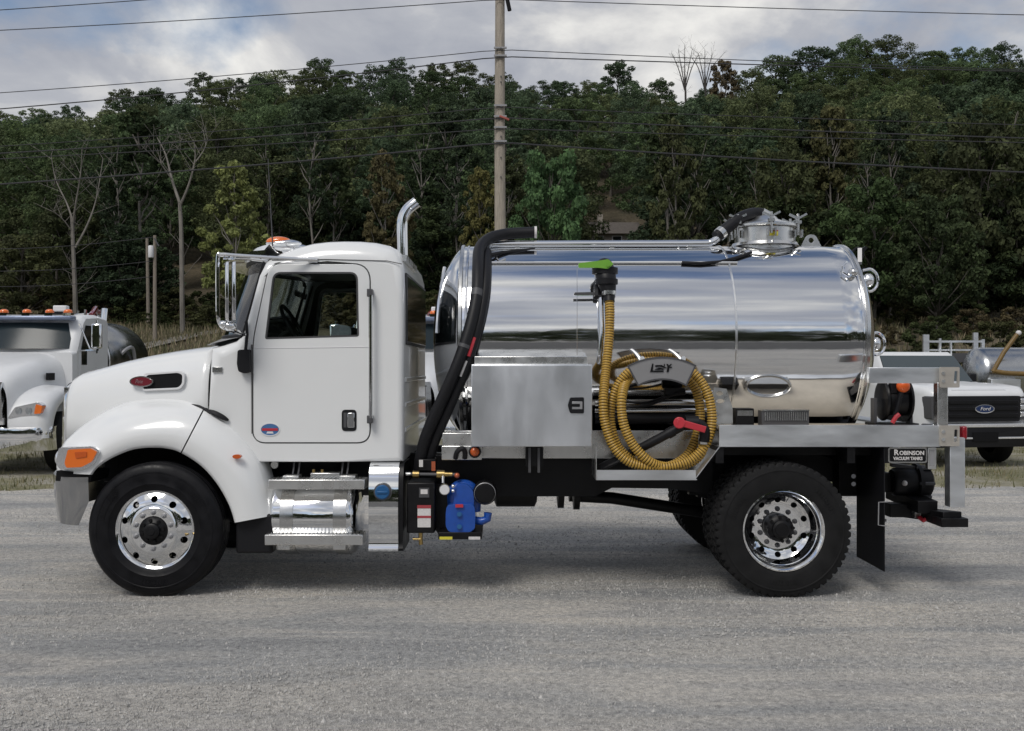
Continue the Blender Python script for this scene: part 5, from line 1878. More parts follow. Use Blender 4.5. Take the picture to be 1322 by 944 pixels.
part(MB().box(lx - .03, lx + .05, -.018, -.011, lz - .030, lz + .030), 'latch_paddle', M['grey'], bxo, bev=.005)
part(MB().box(lx - .036, lx + .03, -.022, -.016, lz - .010, lz + .012), 'latch_grip', M['black_matte'], bxo, bev=.003)

# hose tray
ty0, ty1 = .015, .42
tx0, tx1 = PX(770.5, ty0), PX(895, ty0)
tz0, tz1 = PZ(620, ty0), PZ(607, ty0)
ty = MB()
ty.box(tx0, tx1 + .02, ty0, ty0 + .006, tz0, tz1)
ty.box(tx0, tx1 + .03, ty0 + .006, ty1, tz0, tz0 + .006)
tr_ = part(ty, 'hose_tray', M['alu'])
part(MB().box(tx0 - .007, tx0 - .001, ty0 - .002, ty1, tz0, PZ(577, ty0)), 'tray_side', M['alu_bright'], tr_)
part(MB().bar((tx1 + .01, (ty0 + ty1) / 2, tz0 + .003), (PX(929, ty0), (ty0 + ty1) / 2, PZ(577, ty0)), ty1 - ty0 - .004, .007), 'tray_ramp', M['alu'], tr_)

# deck rail
rl = MB()
rx0, rx1 = PX(928.5, 0), PX(1214, 0)
rl.box(rx0, rx1, .0, .012, PZ(577, 0), PZ(549.5, 0))
rl.box(rx0, rx1, .012, .10, PZ(549.5, 0) - .008, PZ(549.5, 0) - .0005)
rl.box(rx0, rx1, .012, .10, PZ(577, 0) + .0005, PZ(577, 0) + .008)
deck = part(rl, 'deck_rail', M['alu'])
part(MB().box(rx0, rx1 - .02, .10, .70, 1.285, 1.30), 'deck_plate', M['deck'], deck)
part(MB().box(rx0, rx1 + .06, mir(.66), mir(.0), 1.285, 1.30), 'deck_plate', M['alu'], deck)
part(MB().box(rx0, rx1, mir(.012), mir(.0), 1.16, 1.322), 'deck_rail', M['alu'], deck)
part(MB().box(TX1 + .26, rx1 + .06, .66, mir(.66), 1.285, 1.30), 'deck_plate', M['alu'], deck)
# posts, upper rail and gussets at the tail
part(MB().box(PX(1122, .03), PX(1214, .03), .03, .085, PZ(495, .03), PZ(474.5, .03)), 'upper_rail', M['alu'], deck, bev=.004)
part(MB().box(PX(1210.5, .02), PX(1224, .02), .02, .10, PZ(560, .02), PZ(494, .02)), 'tail_post', M['alu_bright'], deck, bev=.004)
part(MB().box(PX(1226.5, .02), PX(1246, .02), .02, .12, PZ(655, .02), PZ(565, .02)), 'drop_post', M['alu'], deck, bev=.004)
for py in (474, 549.5):
    gx0, gx1 = PX(1212.5, .0), PX(1238, .0)
    gz1, gz0 = PZ(py, 0), PZ(py + 26.5, 0)
    slot = round_poly([(PX(1231.5, 0), PZ(py + 5, 0)), (PX(1235.5, 0), PZ(py + 5, 0)), (PX(1235, 0), PZ(py + 21, 0)), (PX(1230.5, 0), PZ(py + 21, 0))], .008)
    gp = part(MB().plate(round_poly([(gx0, gz0), (gx1, gz0), (gx1, gz1), (gx0, gz1)], .01), [slot], -.012, .002), 'gusset', M['galv'], deck)
    for dy_ in (8, 18):
        part(MB().cyl(P(1218, py + dy_, -.02), P(1218, py + dy_, -.008), .014, n=8), 'gusset_bolt', M['alu_bright'], deck)
part(MB().box(PX(1240, .06), PX(1246.5, .06), .02, .10, PZ(567, .06), PZ(550, .06)), 'tail_light', M['red_lens'], deck, bev=.012)
part(MB().box(PX(1198, .03), PX(1209, .03), .03, .08, PZ(606, .03), PZ(578, .03)), 'lamp_box', M['alu_bright'], deck, bev=.004)
part(MB().box(PX(1200, .027), PX(1206.5, .027), .026, .031, PZ(602, .027), PZ(581, .027)), 'lamp_face', M['grey'], deck)
# maker's plate
sx0, sx1, sz0, sz1 = PX(1146.5, .02), PX(1197, .02), PZ(598, .02), PZ(577.6, .02)
sg = part(MB().plate(round_poly([(sx0, sz0), (sx1, sz0), (sx1, sz1), (sx0, sz1)], .022), [], .018, .03), 'nameplate', M['steel'], deck, bev=.003)
part(MB().plate(round_poly([(sx0 + .012, sz0 + .012), (sx1 - .012, sz0 + .012), (sx1 - .012, sz1 - .012), (sx0 + .012, sz1 - .012)], .016), [], .0145, .02), 'plate_face', M['black_matte'], deck)
scx, scz = (sx0 + sx1) / 2, (sz0 + sz1) / 2
text_mesh('plate_text', 'R', .060, M['label'], deck, (scx - .090, .0135, scz + .020), .003, bold=.0015)
text_mesh('plate_text', 'OBINSON', .044, M['label'], deck, (scx + .030, .0135, scz + .016), .003, width=.190, bold=.0012)
text_mesh('plate_text', 'VACUUM TANKS', .034, M['label'], deck, (scx, .0135, scz - .026), .003, width=.225, bold=.0012)
# things on the deck beside the tank
vb = part(MB().box(PX(950, .18), PX(973.5, .18), .18, .34, 1.30, PZ(527.5, .18)), 'control_box', M['black'], bev=.004)
part(MB().box(PX(952, .176), PX(972, .176), .174, .181, PZ(537, .176), PZ(530, .176)), 'box_plate', M['steel'], vb)
vg = part(MB().box(PX(984, .18), PX(1045, .18), .19, .32, 1.30, PZ(530, .18)), 'louvre_box', M['grey_dark'], bev=.003)
part(MB().box(PX(984, .18), PX(1045, .18), .18, .32, PZ(531, .18), PZ(529, .18)), 'louvre_cap', M['steel'], vg)
for k in range(20):
    X = PX(988 + k * 2.8, .18)
    part(MB().box(X - .0045, X + .0045, .178, .192, PZ(543, .18), PZ(532, .18)), 'louvre', M['steel'], vg)
part(MB().plate([(PX(a, .2), PZ(b2, .2)) for a, b2 in ((913, 548), (946, 548), (946, 528), (938, 502), (922, 500))], [ell(PX(929, .2), PZ(508, .2), .030, .018, 14), ell(PX(930, .2), PZ(518, .2), .032, .018, 14)], .20, .215), 'corner_gusset', M['alu_bright'], deck)
# pipes behind the coil
for py, r, yy, m_ in ((521, .030, .47, 'steel'), (541, .045, .46, 'hose_black'), (531, .022, .45, 'steel')):
    part(MB().tube([P(768, py, yy), P(870, py - 1, yy), P(925, py - 1, yy)], r, 10), 'under_pipe', M[m_])
part(MB().tube(smooth_path([P(770, 540, .42), P(800, 528, .42), P(840, 522, .40), P(868, 510, .38), P(885, 505, .36)], 5), .012, 8), 'air_hose', M['hose_black'])
part(MB().tube(smooth_path([P(780, 515, .42), P(830, 520, .42), P(860, 512, .40), P(884, 508, .38)], 5), .010, 8), 'air_hose', M['hose_black'])
part(MB().box(PX(858, .4), PX(884, .4), .38, .46, PZ(510, .4), PZ(501, .4)), 'junction_block', M['plastic'], bev=.006)
part(MB().box(PX(862, .46), PX(895, .46), .45, .50, PZ(548, .46), PZ(522, .46)), 'valve_panel', M['black'])

# hose reel on the tail deck
cr = P(1139, 520, .42)
rl_ = part(MB().lathe([(.001, -.02), (.10, -.02), (.155, -.012), (.165, 0), (.165, .01), (.06, .012), (.06, .18), (.165, .182), (.165, .20), (.001, .20)], (PX(1139, .42), .42, PZ(517, .42)), 'X', 30), 'hose_reel', M['black'], smooth=40)
part(MB().lathe([(.062, .02), (.125, .03), (.125, .17), (.062, .18)], (PX(1139, .42), .42, PZ(517, .42)), 'X', 24), 'reel_hose', M['hose_black'], rl_)
part(MB().box(PX(1150, .30), PX(1177, .30), .30, .36, PZ(508, .30), PZ(488, .30)), 'reel_bracket', M['plastic'], rl_, bev=.006)
part(MB().tube([P(1166, 500, .27), P(1160, 520, .26), P(1153, 545, .28)], .020, 8), 'reel_tail', M['hose_black'], rl_)
part(MB().ball(P(1166, 498.5, .26), .052, n=18, k=12), 'ball_stop', M['orange'], rl_)
part(MB().tube([P(1152, 546, .24), P(1157, 538, .23), P(1161, 535, .23)], .018, 8), 'nozzle', M['red'], rl_)
part(MB().box(PX(1125, .4), PX(1180, .4), .30, .55, 1.30, 1.32), 'reel_foot', M['black'], rl_)
for px in (1128, 1174):
    part(MB().box(PX(px, .42) - .012, PX(px, .42) + .012, .38, .46, 1.30, PZ(514, .42)), 'reel_stand', M['grey_dark'], rl_)

# mud flap, rear hitch
fx = PX(1142.5, .0)
mf = MB()
mf.loft([[Vector((fx + dx_, y_, z_)) for y_, z_ in ((.0, .20), (.0, 1.14), (.62, 1.14), (.62, .20))] for dx_ in (-.008, .0)], True)
part(mf, 'mud_flap', M['plastic'])
part(MB().box(fx - .002, fx + .02, .02, .6, .58, .60), 'flap_brace', M['grey_dark'])
mf = MB()
mf.loft([[Vector((fx + dx_, mir(y_), z_)) for y_, z_ in ((.0, .20), (.0, 1.14), (.62, 1.14), (.62, .20))] for dx_ in (-.008, .0)], True)
part(mf, 'mud_flap', M['plastic'])
fr_ = MB().tube([P(1146, 648, -.005), P(1134.5, 648.5, .01), P(1134, 678, .01), P(1145, 679.5, -.005)], .005, 6)
part(fr_, 'flap_bracket', M['grey'])
part(MB().box(2.86, 3.12, .55, mir(.55), .74, .90), 'tail_crossbeam', M['black'], bev=.008)
part(MB().box(PX(1146, .5), PX(1182, .5), .45, .60, PZ(667, .5), PZ(650, .5)), 'hitch_beam', M['black'], bev=.006)
part(MB().bar(P(1155, 636, .9) , P(1198, 655, .25), .16, .10), 'hitch_arm', M['black'], bev=.006)
part(MB().bar(P(1168, 660, .75), P(1230, 668, .10), .16, .085), 'tail_step', M['black'], bev=.006)
part(MB().box(PX(1214, .08), PX(1249, .08), .06, .36, PZ(680.5, .08), PZ(669, .08)), 'step_end', M['black'], bev=.006)
part(MB().box(PX(1180, .4), PX(1196, .4), .38, .46, PZ(668, .4), PZ(650, .4)), 'shackle_plate', M['alu_bright'])
part(MB().tube([P(1187, 668, .36), P(1192, 672, .33), P(1199, 668, .33), P(1200, 664, .36)], .020, 8), 'shackle', M['red'])
vl = MB()
vl.lathe([(.001, -.16), (.10, -.16), (.115, -.14), (.115, .02), (.15, .03), (.15, .06), (.12, .07), (.12, .14), (.09, .16), (.001, .16)], P(1176, 622, .55), 'X', 22)
part(vl, 'dump_valve', M['plastic'], smooth=40)
for k in range(6):
    a = k * PI / 3
    q = P(1184, 622, .55)
    part(MB().cyl(q + Vector((-.03, .135 * math.cos(a), .135 * math.sin(a))), q + Vector((.09, .135 * math.cos(a), .135 * math.sin(a))), .014, n=6), 'flange_bolt', M['grey_dark'])
part(MB().ball(P(1168, 624, .40), .022), 'valve_knob', M['label'])
part(MB().bar(P(1150, 600, .6), P(1195, 606, .55), .10, .03), 'valve_hanger', M['grey_dark'])
for px, py in ((1102, 615), (1102, 625)):
    part(MB().cyl(P(px, py, .28), P(px, py, .34), .018, n=8), 'frame_bolt', M['grey'])
part(MB().box(PX(1092, .45), PX(1140, .45), .62, .80, .70, 1.10), 'flap_hanger', M['black'])

# ---------------- black hoses from the pump up over the tank
def hose(path, r, name='vacuum_hose', m='hose_black'):
    return part(MB().tube(smooth_path(path, 8), r, 14), name, M[m])


h1 = [P(692, 300, 1.02), P(668, 301, 1.0), P(648, 303, .96), P(630, 309, .86), P(619, 322, .70), P(617, 345, .50), P(616, 375, .36), P(610, 410, .27), P(600, 445, .22), P(587, 480, .20), P(569, 520, .22), P(553, 556, .26), P(545, 582, .30), P(541, 610, .34)]
ho1 = hose(h1, .048)
h2 = [P(628, 325, .78), P(628, 345, .58), P(626, 372, .42), P(620, 408, .32), P(611, 442, .27), P(600, 478, .25), P(583, 518, .26), P(568, 552, .29), P(558, 578, .32), P(551, 606, .36)]
ho2 = hose(h2, .044)
part(MB().tube([P(626.5, 331, .74), P(626, 322, .84), P(628, 317, .92)], .047, 14), 'hose_elbow', M['steel'], ho2)
part(MB().tube([P(690, 300, 1.02), P(693, 300, 1.02)], .052, 14), 'hose_end', M['label'], ho1)


def on_path(path, t, off):
    s_ = smooth_path(path, 8)
    return s_[int(t * (len(s_) - 1))] + Vector((0, off, 0))


for t in (.47, .62):
    a, b2 = on_path(h1, t, 0), on_path(h1, t + .012, 0)
    part(MB().tube([a, b2], .0495, 14), 'zip_tie', M['grey_dark'], ho1)
part(MB().tube(smooth_path([P(612, 436, .24), P(608, 448, .225), P(604, 460, .215)], 3), .020, 8), 'hose_tag', M['red'], ho2)
part(MB().tube(smooth_path([P(602, 466, .215), P(598, 476, .21), P(594, 486, .21)], 3), .014, 8), 'hose_label', M['label'], ho2)
part(MB().tube(smooth_path([P(630, 330, .70), P(650, 326, .80), P(690, 322, .95)], 4), .014, 8), 'pipe_strap', M['hose_black'])
part(MB().tube([P(640, 332, .75), P(645, 338, .68), P(652, 334, .72)], .010, 6), 'strap_hook', M['steel'])

# ---------------- valve with green lever, hose hanger
vc = P(779, 342, .40)
va = tank_pt(779, 344, 0)
vm = MB()
vm.cyl(va + Vector((0, .1, -.04)), va + Vector((0, -.12, -.02)), .075, n=20)
valve = part(vm, 'outlet_flange', M['steel'])
vb_ = MB()
q = P(781, 350, va.y - .06)
yv = va.y - .16
VB = [tank_pt(780, 343, .10), tank_pt(781, 350, .13), tank_pt(783, 364, .12), tank_pt(786, 378, .10)]
vb_.tube(VB, .07, 14, rf=lambda i: (.070, .085, .080, .058)[i])
vb_.lathe([(.08, -.03), (.105, -.025), (.105, .025), (.08, .03)], VB[1], 'Z', 16)
vb_.lathe([(.07, -.03), (.092, -.02), (.092, .02), (.07, .03)], VB[2], 'Z', 16)
vo = part(vb_, 'valve_body', M['plastic'])
YL = VB[1].y - .02
lv = round_poly([(PX(746, yv - .1), PZ(341, yv - .1)), (PX(772, yv - .1), PZ(338, yv - .1)), (PX(784, yv - .1), PZ(336, yv - .1)), (PX(791, yv - .1), PZ(342, yv - .1)), (PX(784, yv - .1), PZ(348.5, yv - .1)), (PX(772, yv - .1), PZ(347, yv - .1)), (PX(746, yv - .1), PZ(347, yv - .1))], .012)
part(MB().plate(lv, [], YL - .095, YL - .070), 'lever', M['green'], vo, bev=.006)
part(MB().cyl(P(785, 342, YL - .11), P(785, 342, YL + .05), .016, n=8), 'lever_bolt', M['green'], vo)
part(MB().bar(tank_pt(741, 379.5, .06), tank_pt(769, 379, .06), .014, .022), 'drain_lever', M['grey_dark'], vo)
part(MB().tube([tank_pt(772, 366, .05), tank_pt(772, 384, .05)], .035, 8), 'side_port', M['plastic'], vo)
part(MB().tube([tank_pt(776, 384, .03), tank_pt(777, 430, .03), tank_pt(775, 470, .03)], .030, 10), 'drop_pipe', M['tank'], vo)
part(MB().lathe([(.052, -.02), (.060, -.015), (.060, .015), (.052, .02)], VB[3], 'Z', 16), 'cam_lock', M['steel'], vo)
# hanger: curved saddle with a face plate
def arc_px(cx_, cy_, r, a0, a1, n=14):
    return [(cx_ + r * math.cos(rad(a0 + (a1 - a0) * i / n)), cy_ - r * math.sin(rad(a0 + (a1 - a0) * i / n))) for i in range(n + 1)]


ao = arc_px(855, 553, 92.5, 119.5, 61.5)
ai = arc_px(855, 553, 62.5, 120, 60)
yh = .0
face = [(PX(a, yh), PZ(b2, yh)) for a, b2 in ao + ai[::-1]]
hg = part(MB().plate(face, [inset_poly(face, .012)], yh - .006, yh + .012), 'hose_hanger', M['grey_dark'])
part(MB().plate(inset_poly(face, .010), [], yh, yh + .008), 'hanger_face', mat('hanger_face', (.37, .365, .37), .42, .6, var=.05, vscale=5), hg)
sdl = MB()
rings = []
for a, b2 in arc_px(855, 553, 76, 118, 62):
    rings.append([P(a, b2, y_) for y_ in (.03, .44)])
sdl.loft(rings, False)
part(sdl, 'hanger_saddle', M['alu'], hg, solid=.006)
for px in (829, 882):
    part(MB().tube([P(px, 463, .05), P(px, 466, .2), P(px, 470, .42)], .02, 8), 'saddle_arm', M['alu_bright'], hg)


def glyph(pts):
    s_ = 160 / 1259.0
    part(MB().plate([(PX(780 + a * s_, yh), PZ(440 + b2 * s_, yh)) for a, b2 in pts], [], yh - .008, yh + .001), 'hanger_mark', M['black_matte'], hg)


glyph([(487, 233), (500, 233), (492, 303), (603, 303), (601, 318), (466, 318)])
glyph([(520, 248), (585, 246), (606, 262), (600, 272), (560, 262), (517, 266)])
glyph([(513, 290), (560, 272), (606, 285), (598, 296), (575, 292), (545, 296)])
glyph([(608, 236), (616, 236), (612, 268), (632, 268), (630, 277), (602, 277)])
glyph([(632, 236), (646, 236), (656, 252), (676, 236), (688, 236), (664, 264), (688, 266), (686, 276), (662, 276), (654, 318), (634, 318), (642, 262)])

# ================================================================== the yellow hose: hangs on the truck, a thing of its own
HZ = thing('suction_hose', P(850, 606, .16), 'yellow and black ribbed suction hose coiled on the truck\'s hanger', 'hose', world_built=True)
path = [tank_pt(786.5, 385, .095), tank_pt(787.5, 405, .09), tank_pt(786, 440, .10), P(782, 480, .22), P(779, 515, .11), P(781, 545, .09), P(792, 576, .08), P(812, 596, .07), P(840, 603, .07), P(868, 602, .08), P(893, 593, .09), P(911, 574, .09), P(919, 548, .09), P(917, 520, .10), P(909, 499, .11), P(896, 483, .13), P(876, 472, .17), P(852, 468, .19), P(828, 472, .19), P(808, 484, .18), P(795, 504, .18), P(788, 530, .18), P(790, 556, .17), P(800, 580, .17), P(822, 598, .16), P(848, 604, .15), P(872, 599, .16), P(890, 584, .19), P(900, 560, .22), P(904, 535, .24), P(900, 508, .25), P(888, 488, .26), P(868, 476, .28), P(846, 473, .29), P(824, 478, .27), P(809, 492, .20), P(803, 512, .07), P(803, 535, .05), P(808, 556, .045), P(820, 578, .045), P(840, 597, .05), P(860, 603, .10), P(880, 601, .18), P(897, 594, .17), P(906, 583, .12), P(908, 572, .08)]
hp_ = resample(smooth_path(path, 10), .0054)
hm = MB()
hm.tube(hp_, .036, 12, rf=lambda i: .039 if i % 4 in (1, 2) else .0335, mf=lambda i: 1 if i % 4 in (3,) else 0)
ho = hm.build('hose_body', [M['hose_yellow'], M['hose_groove']], HZ, smooth=60)
part(MB().tube([tank_pt(786.2, 379, .098), tank_pt(786.6, 390, .095)], .044, 14), 'cuff', M['plastic'], HZ)
q0, q1 = P(908, 573, .08), P(908.5, 561, .075)
part(MB().tube([q0, q1], .040, 12), 'end_clamp', M['steel'], HZ)
nz = MB()
nz.tube(smooth_path([P(909, 570, .07), P(909.5, 556, .06), P(903, 548, .05), P(892, 545.5, .05)], 4), .042, 12)
nz.lathe([(.03, -.05), (.055, -.05), (.055, .05), (.03, .05)], P(893, 546, .05), 'X', 16)
part(nz, 'end_valve', M['plastic'], HZ)
hnd = MB()
hnd.bar(P(874, 544.5, -.01), P(911, 555, -.012), .02, .052)
hnd.cyl(P(877, 546, -.02), P(877, 546, .02), .045, n=16)
part(hnd, 'valve_handle', M['red'], HZ, bev=.006)
wd = MB()
wd.tube([P(884, 548, .07), P(868, 557, .09), P(840, 572, .13), P(806, 589, .22), P(775, 604, .30)], .032, 12, rf=lambda i: (.04, .036, .036, .034, .03)[i])
part(wd, 'wand', M['hose_black'], HZ)
part(MB().tube([P(870, 556, .09), P(862, 560.5, .10)], .042, 12), 'wand_clamp', M['plastic'], HZ)

# ================================================================== BACKGROUND VEHICLES
def sect(y, hw, z0, z1, r=.1, k=5):
    return [Vector((x, y, z)) for x, z in round_poly([(-hw, z0), (hw, z0), (hw, z1), (-hw, z1)], [.03, .03, r, r], k)]


def lp(mb, name, m, parent, **k):
    return mb.build(name, m, parent, **k)


def small_wheel(root, x, y, R, w, s, rimm='steel'):
    t = lp(MB().lathe([(R * .56, -w * .42), (R * .66, -w * .5), (R * .86, -w * .5), (R * .96, -w * .42), (R, -w * .30), (R, w * .30), (R * .96, w * .42), (R * .86, w * .5), (R * .66, w * .5), (R * .56, w * .42)], (x, y, R - .004), 'X', 32), 'wheel', M['rubber'], root)
    lp(MB().lathe([(R * .56, s * w * .40), (R * .50, s * w * .36), (R * .46, s * w * .10), (R * .3, s * w * .2), (R * .2, s * w * .34), (.001, s * w * .36)], (x, y, R - .004), 'X', 24), 'rim', M[rimm], t)
    lp(MB().lathe([(R * .57, s * w * .05), (.001, s * w * .05)], (x, y, R - .004), 'X', 24), 'brake', M['black_matte'], t)
    return t


def conv_truck(loc, rz, label):
    T = thing('parked_truck', loc, label, 'truck', 'parked white tank trucks', rz)
    # hood
    hs_ = [(.10, .50, 1.50), (.14, .53, 1.55), (.35, .60, 1.66), (.7, .70, 1.79), (1.1, .80, 1.91), (1.46, .88, 1.99)]
    hd2 = MB()
    rings = []
    for y, hw, zt in hs_:
        ring = []
        for k in range(21):
            a = PI * k / 20
            c_, s_ = math.cos(a), math.sin(a)
            ring.append(Vector((-hw * (1 if c_ > 0 else -1) * abs(c_) ** .38, y, .85 + (zt - .85) * abs(s_) ** .45)))
        rings.append(ring)
    hd2.loft(rings, False)
    hood_ = lp(hd2, 'hood', M['white2'], T, smooth=50)
    lp(MB().plate([(-.40, .85), (.40, .85), (.36, 1.44), (-.36, 1.44)], [], .055, .12), 'grille', M['grey_dark'], T)
    for k in range(7):
        lp(MB().box(-.36 + .12 * k - .012, -.36 + .12 * k + .012, .035, .06, .87, 1.42), 'grille_bar', M['chrome'], T)
    lp(MB().plate([(-.46, .82), (.46, .82), (.42, 1.50), (-.42, 1.50)], [[(-.40, .86), (.40, .86), (.36, 1.44), (-.36, 1.44)]], .04, .13), 'grille_surround', M['chrome'], T)
    for s in (-1, 1):
        # intake and fender
        lp(MB().box(s * .76, s * .80, .92, 1.18, 1.52, 1.64), 'air_intake', M['black_matte'], T)
        rings = []
        for i in range(25):
            t = i / 24
            a = PI * (1.02 - 1.02 * t)
            yc, zc = .98 - .66 * -math.cos(a) * -1, .62
            yy = .98 + .62 * -math.cos(a) * -1
            yy = .98 - .62 * math.cos(PI * t)
            zz_ = .60 + .60 * math.sin(PI * min(1, t * 1.0)) ** .8
            ou = 1.0 + .12 * math.sin(PI * t)
            yo = .98 - .90 * math.cos(PI * t) * (1 if t < .5 else .82)
            zo = .60 + .86 * math.sin(PI * t) ** .55 * (1 - .10 * (1 - t))
            xo = 1.13
            rings.append([Vector((s * (xo - .02), yy, zz_)), Vector((s * xo, yy + (yo - yy) * .25, zz_ + (zo - zz_) * .25)), Vector((s * (xo - .015), yy + (yo - yy) * .6, zz_ + (zo - zz_) * .6)),
                          Vector((s * (xo - .07), yy + (yo - yy) * .88, zz_ + (zo - zz_) * .88)), Vector((s * (xo - .17), yo, zo)), Vector((s * (xo - .40), yo + .0, zo + .03)), Vector((s * .5, yo + .02, zo + .02))])
        fd = MB(); fd.loft(rings, False)
        lp(fd, 'fender', M['white2'], T, smooth=60)
        hl_ = lp(MB().plate(round_poly([(s * .50, .92), (s * 1.02, .98), (s * 1.06, 1.13), (s * .98, 1.18), (s * .62, 1.10)], .03), [], .10, .40), 'headlight', M['lamp'], T, bev=.02)
        for xx in (.68, .84):
            lp(MB().ball((s * xx, .10, 1.04), .055, .03, .055), 'headlamp', M['glass_clear'], hl_)
        lp(MB().plate(round_poly([(s * .93, .99), (s * 1.04, 1.0), (s * 1.06, 1.12), (s * .96, 1.15)], .02), [], .08, .36), 'turn_signal', M['amber'], hl_)
        lp(MB().box(s * .48 if s > 0 else -1.02, 1.02 if s > 0 else -.48, .12, .4, .72, .93), 'fender_skirt', M['white2'], T, bev=.03)
        small_wheel(T, s * 1.0, .98, .50, .27, s, 'chrome')
        small_wheel(T, s * 1.0, 5.6, .50, .27, s)
        small_wheel(T, s * .68, 5.6, .50, .27, s)
        # cab door window and mirror
        d_ = lp(MB().box(min(s * .995, s * 1.012), max(s * .995, s * 1.012), 1.72, 2.62, 1.02, 2.02), 'door', M['white2'], T, bev=.01)
        lp(MB().plate([(1.78, 2.04), (2.56, 2.04), (2.56, 2.48), (1.98, 2.48)], [], s * .99, s * 1.016, fn=lambda x, z, y: Vector((y, x, z))), 'side_window', M['glass_dark'], d_)
        lp(MB().plate([(1.78, 1.78), (2.02, 1.78), (2.02, 2.03), (1.78, 2.03)], [], s * .99, s * 1.016, fn=lambda x, z, y: Vector((y, x, z))), 'quarter_light', M['glass_dark'], d_)
        lp(MB().box(min(s * 1.02, s * 1.04), max(s * 1.02, s * 1.04), 2.5, 2.6, 1.62, 1.68), 'door_handle', M['chrome'], d_)
        m_ = MB()
        m_.tube([(s * 1.0, 1.72, 2.5), (s * 1.22, 1.62, 2.06), (s * 1.34, 1.62, 2.04), (s * 1.0, 1.75, 2.03)], .014, 6)
        m_.tube([(s * 1.34, 1.62, 1.98), (s * 1.34, 1.62, 2.56)], .014, 6)
        ma = lp(m_, 'mirror', M['chrome'], T)
        lp(MB().box(s * 1.34 - .09, s * 1.34 + .09, 1.57, 1.66, 2.06, 2.50), 'mirror_shell', M['chrome'], ma, bev=.03)
        ft_ = MB().lathe([(.001, 2.0), (.2, 2.01), (.26, 2.06), (.26, 2.9), (.2, 2.95), (.001, 2.96)], (s * .84, 0, .58), 'Y', 24)
        lp(ft_, 'fuel_tank', M['chrome'], T)
        lp(MB().box(s * .9 - .2, s * .9 + .2, 4.0, 4.9, .95, 1.5), 'tool_box', M['alu'], T, bev=.01)
    # bumper
    pl_ = smooth_path([(-1.14, .42, 0), (-1.12, .22, 0), (-.95, .06, 0), (-.5, -.03, 0), (0, -.05, 0), (.5, -.03, 0), (.95, .06, 0), (1.12, .22, 0), (1.14, .42, 0)], 4)
    bm_ = MB()
    bm_.loft([[Vector((p.x, p.y + .03, .78)), Vector((p.x, p.y, .77)), Vector((p.x, p.y - .015, .68)), Vector((p.x, p.y, .56)), Vector((p.x, p.y + .03, .40)), Vector((p.x, p.y + .07, .40))] for p in pl_], False)
    lp(bm_, 'bumper', M['chrome'], T, smooth=40)
    # cab
    cb = MB()
    cb.loft([sect(1.46, .98, 1.0, 1.99, .06), sect(1.60, 1.0, 1.0, 2.02, .06)], True)
    cb.loft([sect(1.60, 1.0, .98, 2.03, .04), sect(1.62, 1.0, .98, 2.03, .04)])
    prof_side = [(1.56, 1.0), (1.56, 2.02), (1.86, 2.56), (2.0, 2.66), (2.6, 2.70), (3.05, 2.66), (3.12, 2.55), (3.12, 1.0)]
    rings = []
    for x, ins in ((-1.0, .06), (-.96, .02), (-.9, 0), (.9, 0), (.96, .02), (1.0, .06)):
        rings.append([Vector((x, y, z)) for y, z in inset_poly(prof_side, ins)])
    cb.loft(rings)
    cabx = lp(cb, 'cab', M['white2'], T, smooth=35)
    ws_ = MB()
    ws_.loft([[Vector((x, 1.575 - .10 * (1 - (x / .9) ** 2), 2.06)), Vector((x * .97, 1.86 - .10 * (1 - (x / .9) ** 2), 2.52))] for x in [-.88 + .22 * i for i in range(9)]], False)
    lp(ws_, 'windscreen', mat('windscreen_far', (.018, .028, .034), .14, 0, 0.0, spec=.25), T, smooth=60)
    lp(MB().box(-.9, .9, 1.62, 1.86, 2.56, 2.64), 'sun_visor', mat('visor_paint', (.20, .24, .34), .3, .4), T, bev=.03)
    for x in (-.72, -.40, 0, .40, .72):
        l_ = lp(MB().box(x - .07, x + .07, 1.86, 2.0, 2.62, 2.70), 'marker_light', M['chrome'], T)
        lp(MB().ball((x, 1.92, 2.72), .08, .07, .05), 'lens', M['amber'], l_)
    bc = lp(MB().box(.30, .62, 2.2, 2.35, 2.70, 2.73), 'work_light', M['plastic'], T)
    lp(MB().box(.34, .58, 2.18, 2.34, 2.74, 2.85), 'lamp_glass', M['sticker_white'], bc, bev=.02)
    ex_ = MB().tube([(.86, 3.22, 1.0), (.86, 3.22, 2.5), (.86, 3.30, 2.85)], .06, 12)
    lp(ex_, 'exhaust_stack', M['chrome'], T)
    # tank and chassis
    tkm = mat('stainless_far', (.30, .31, .32), .20, 1.0, rvar=.05)
    lp(MB().lathe([(.001, 3.30), (.55, 3.36), (.76, 3.45), (.84, 3.58), (.84, 5.9), (.78, 6.02), (.6, 6.1), (.001, 6.16)], (0, 0, 1.84), 'Y', 48), 'tank', tkm, T, smooth=45)
    lp(MB().lathe([(.842, 3.56), (.86, 3.58), (.86, 3.62), (.842, 3.64)], (0, 0, 1.84), 'Y', 48), 'tank_band', M['steel'], T)
    mh_ = lp(MB().lathe([(.25, 2.5), (.25, 2.74), (.28, 2.76), (.2, 2.82), (.001, 2.84)], (0, 4.6, 0), 'Z', 24), 'manhole', M['alu_bright'], T)
    for k in range(5):
        lp(MB().bar((.28 * math.cos(k * 1.257), 4.6 + .28 * math.sin(k * 1.257), 2.72), (.28 * math.cos(k * 1.257), 4.6 + .28 * math.sin(k * 1.257), 2.90), .04, .04), 'lid_clamp', M['steel'], mh_)
    lp(MB().tube([(.2, 4.6, 2.84), (.3, 4.3, 2.92), (.4, 3.8, 2.75)], .05, 8), 'vent_hose', M['red_lens'], T)
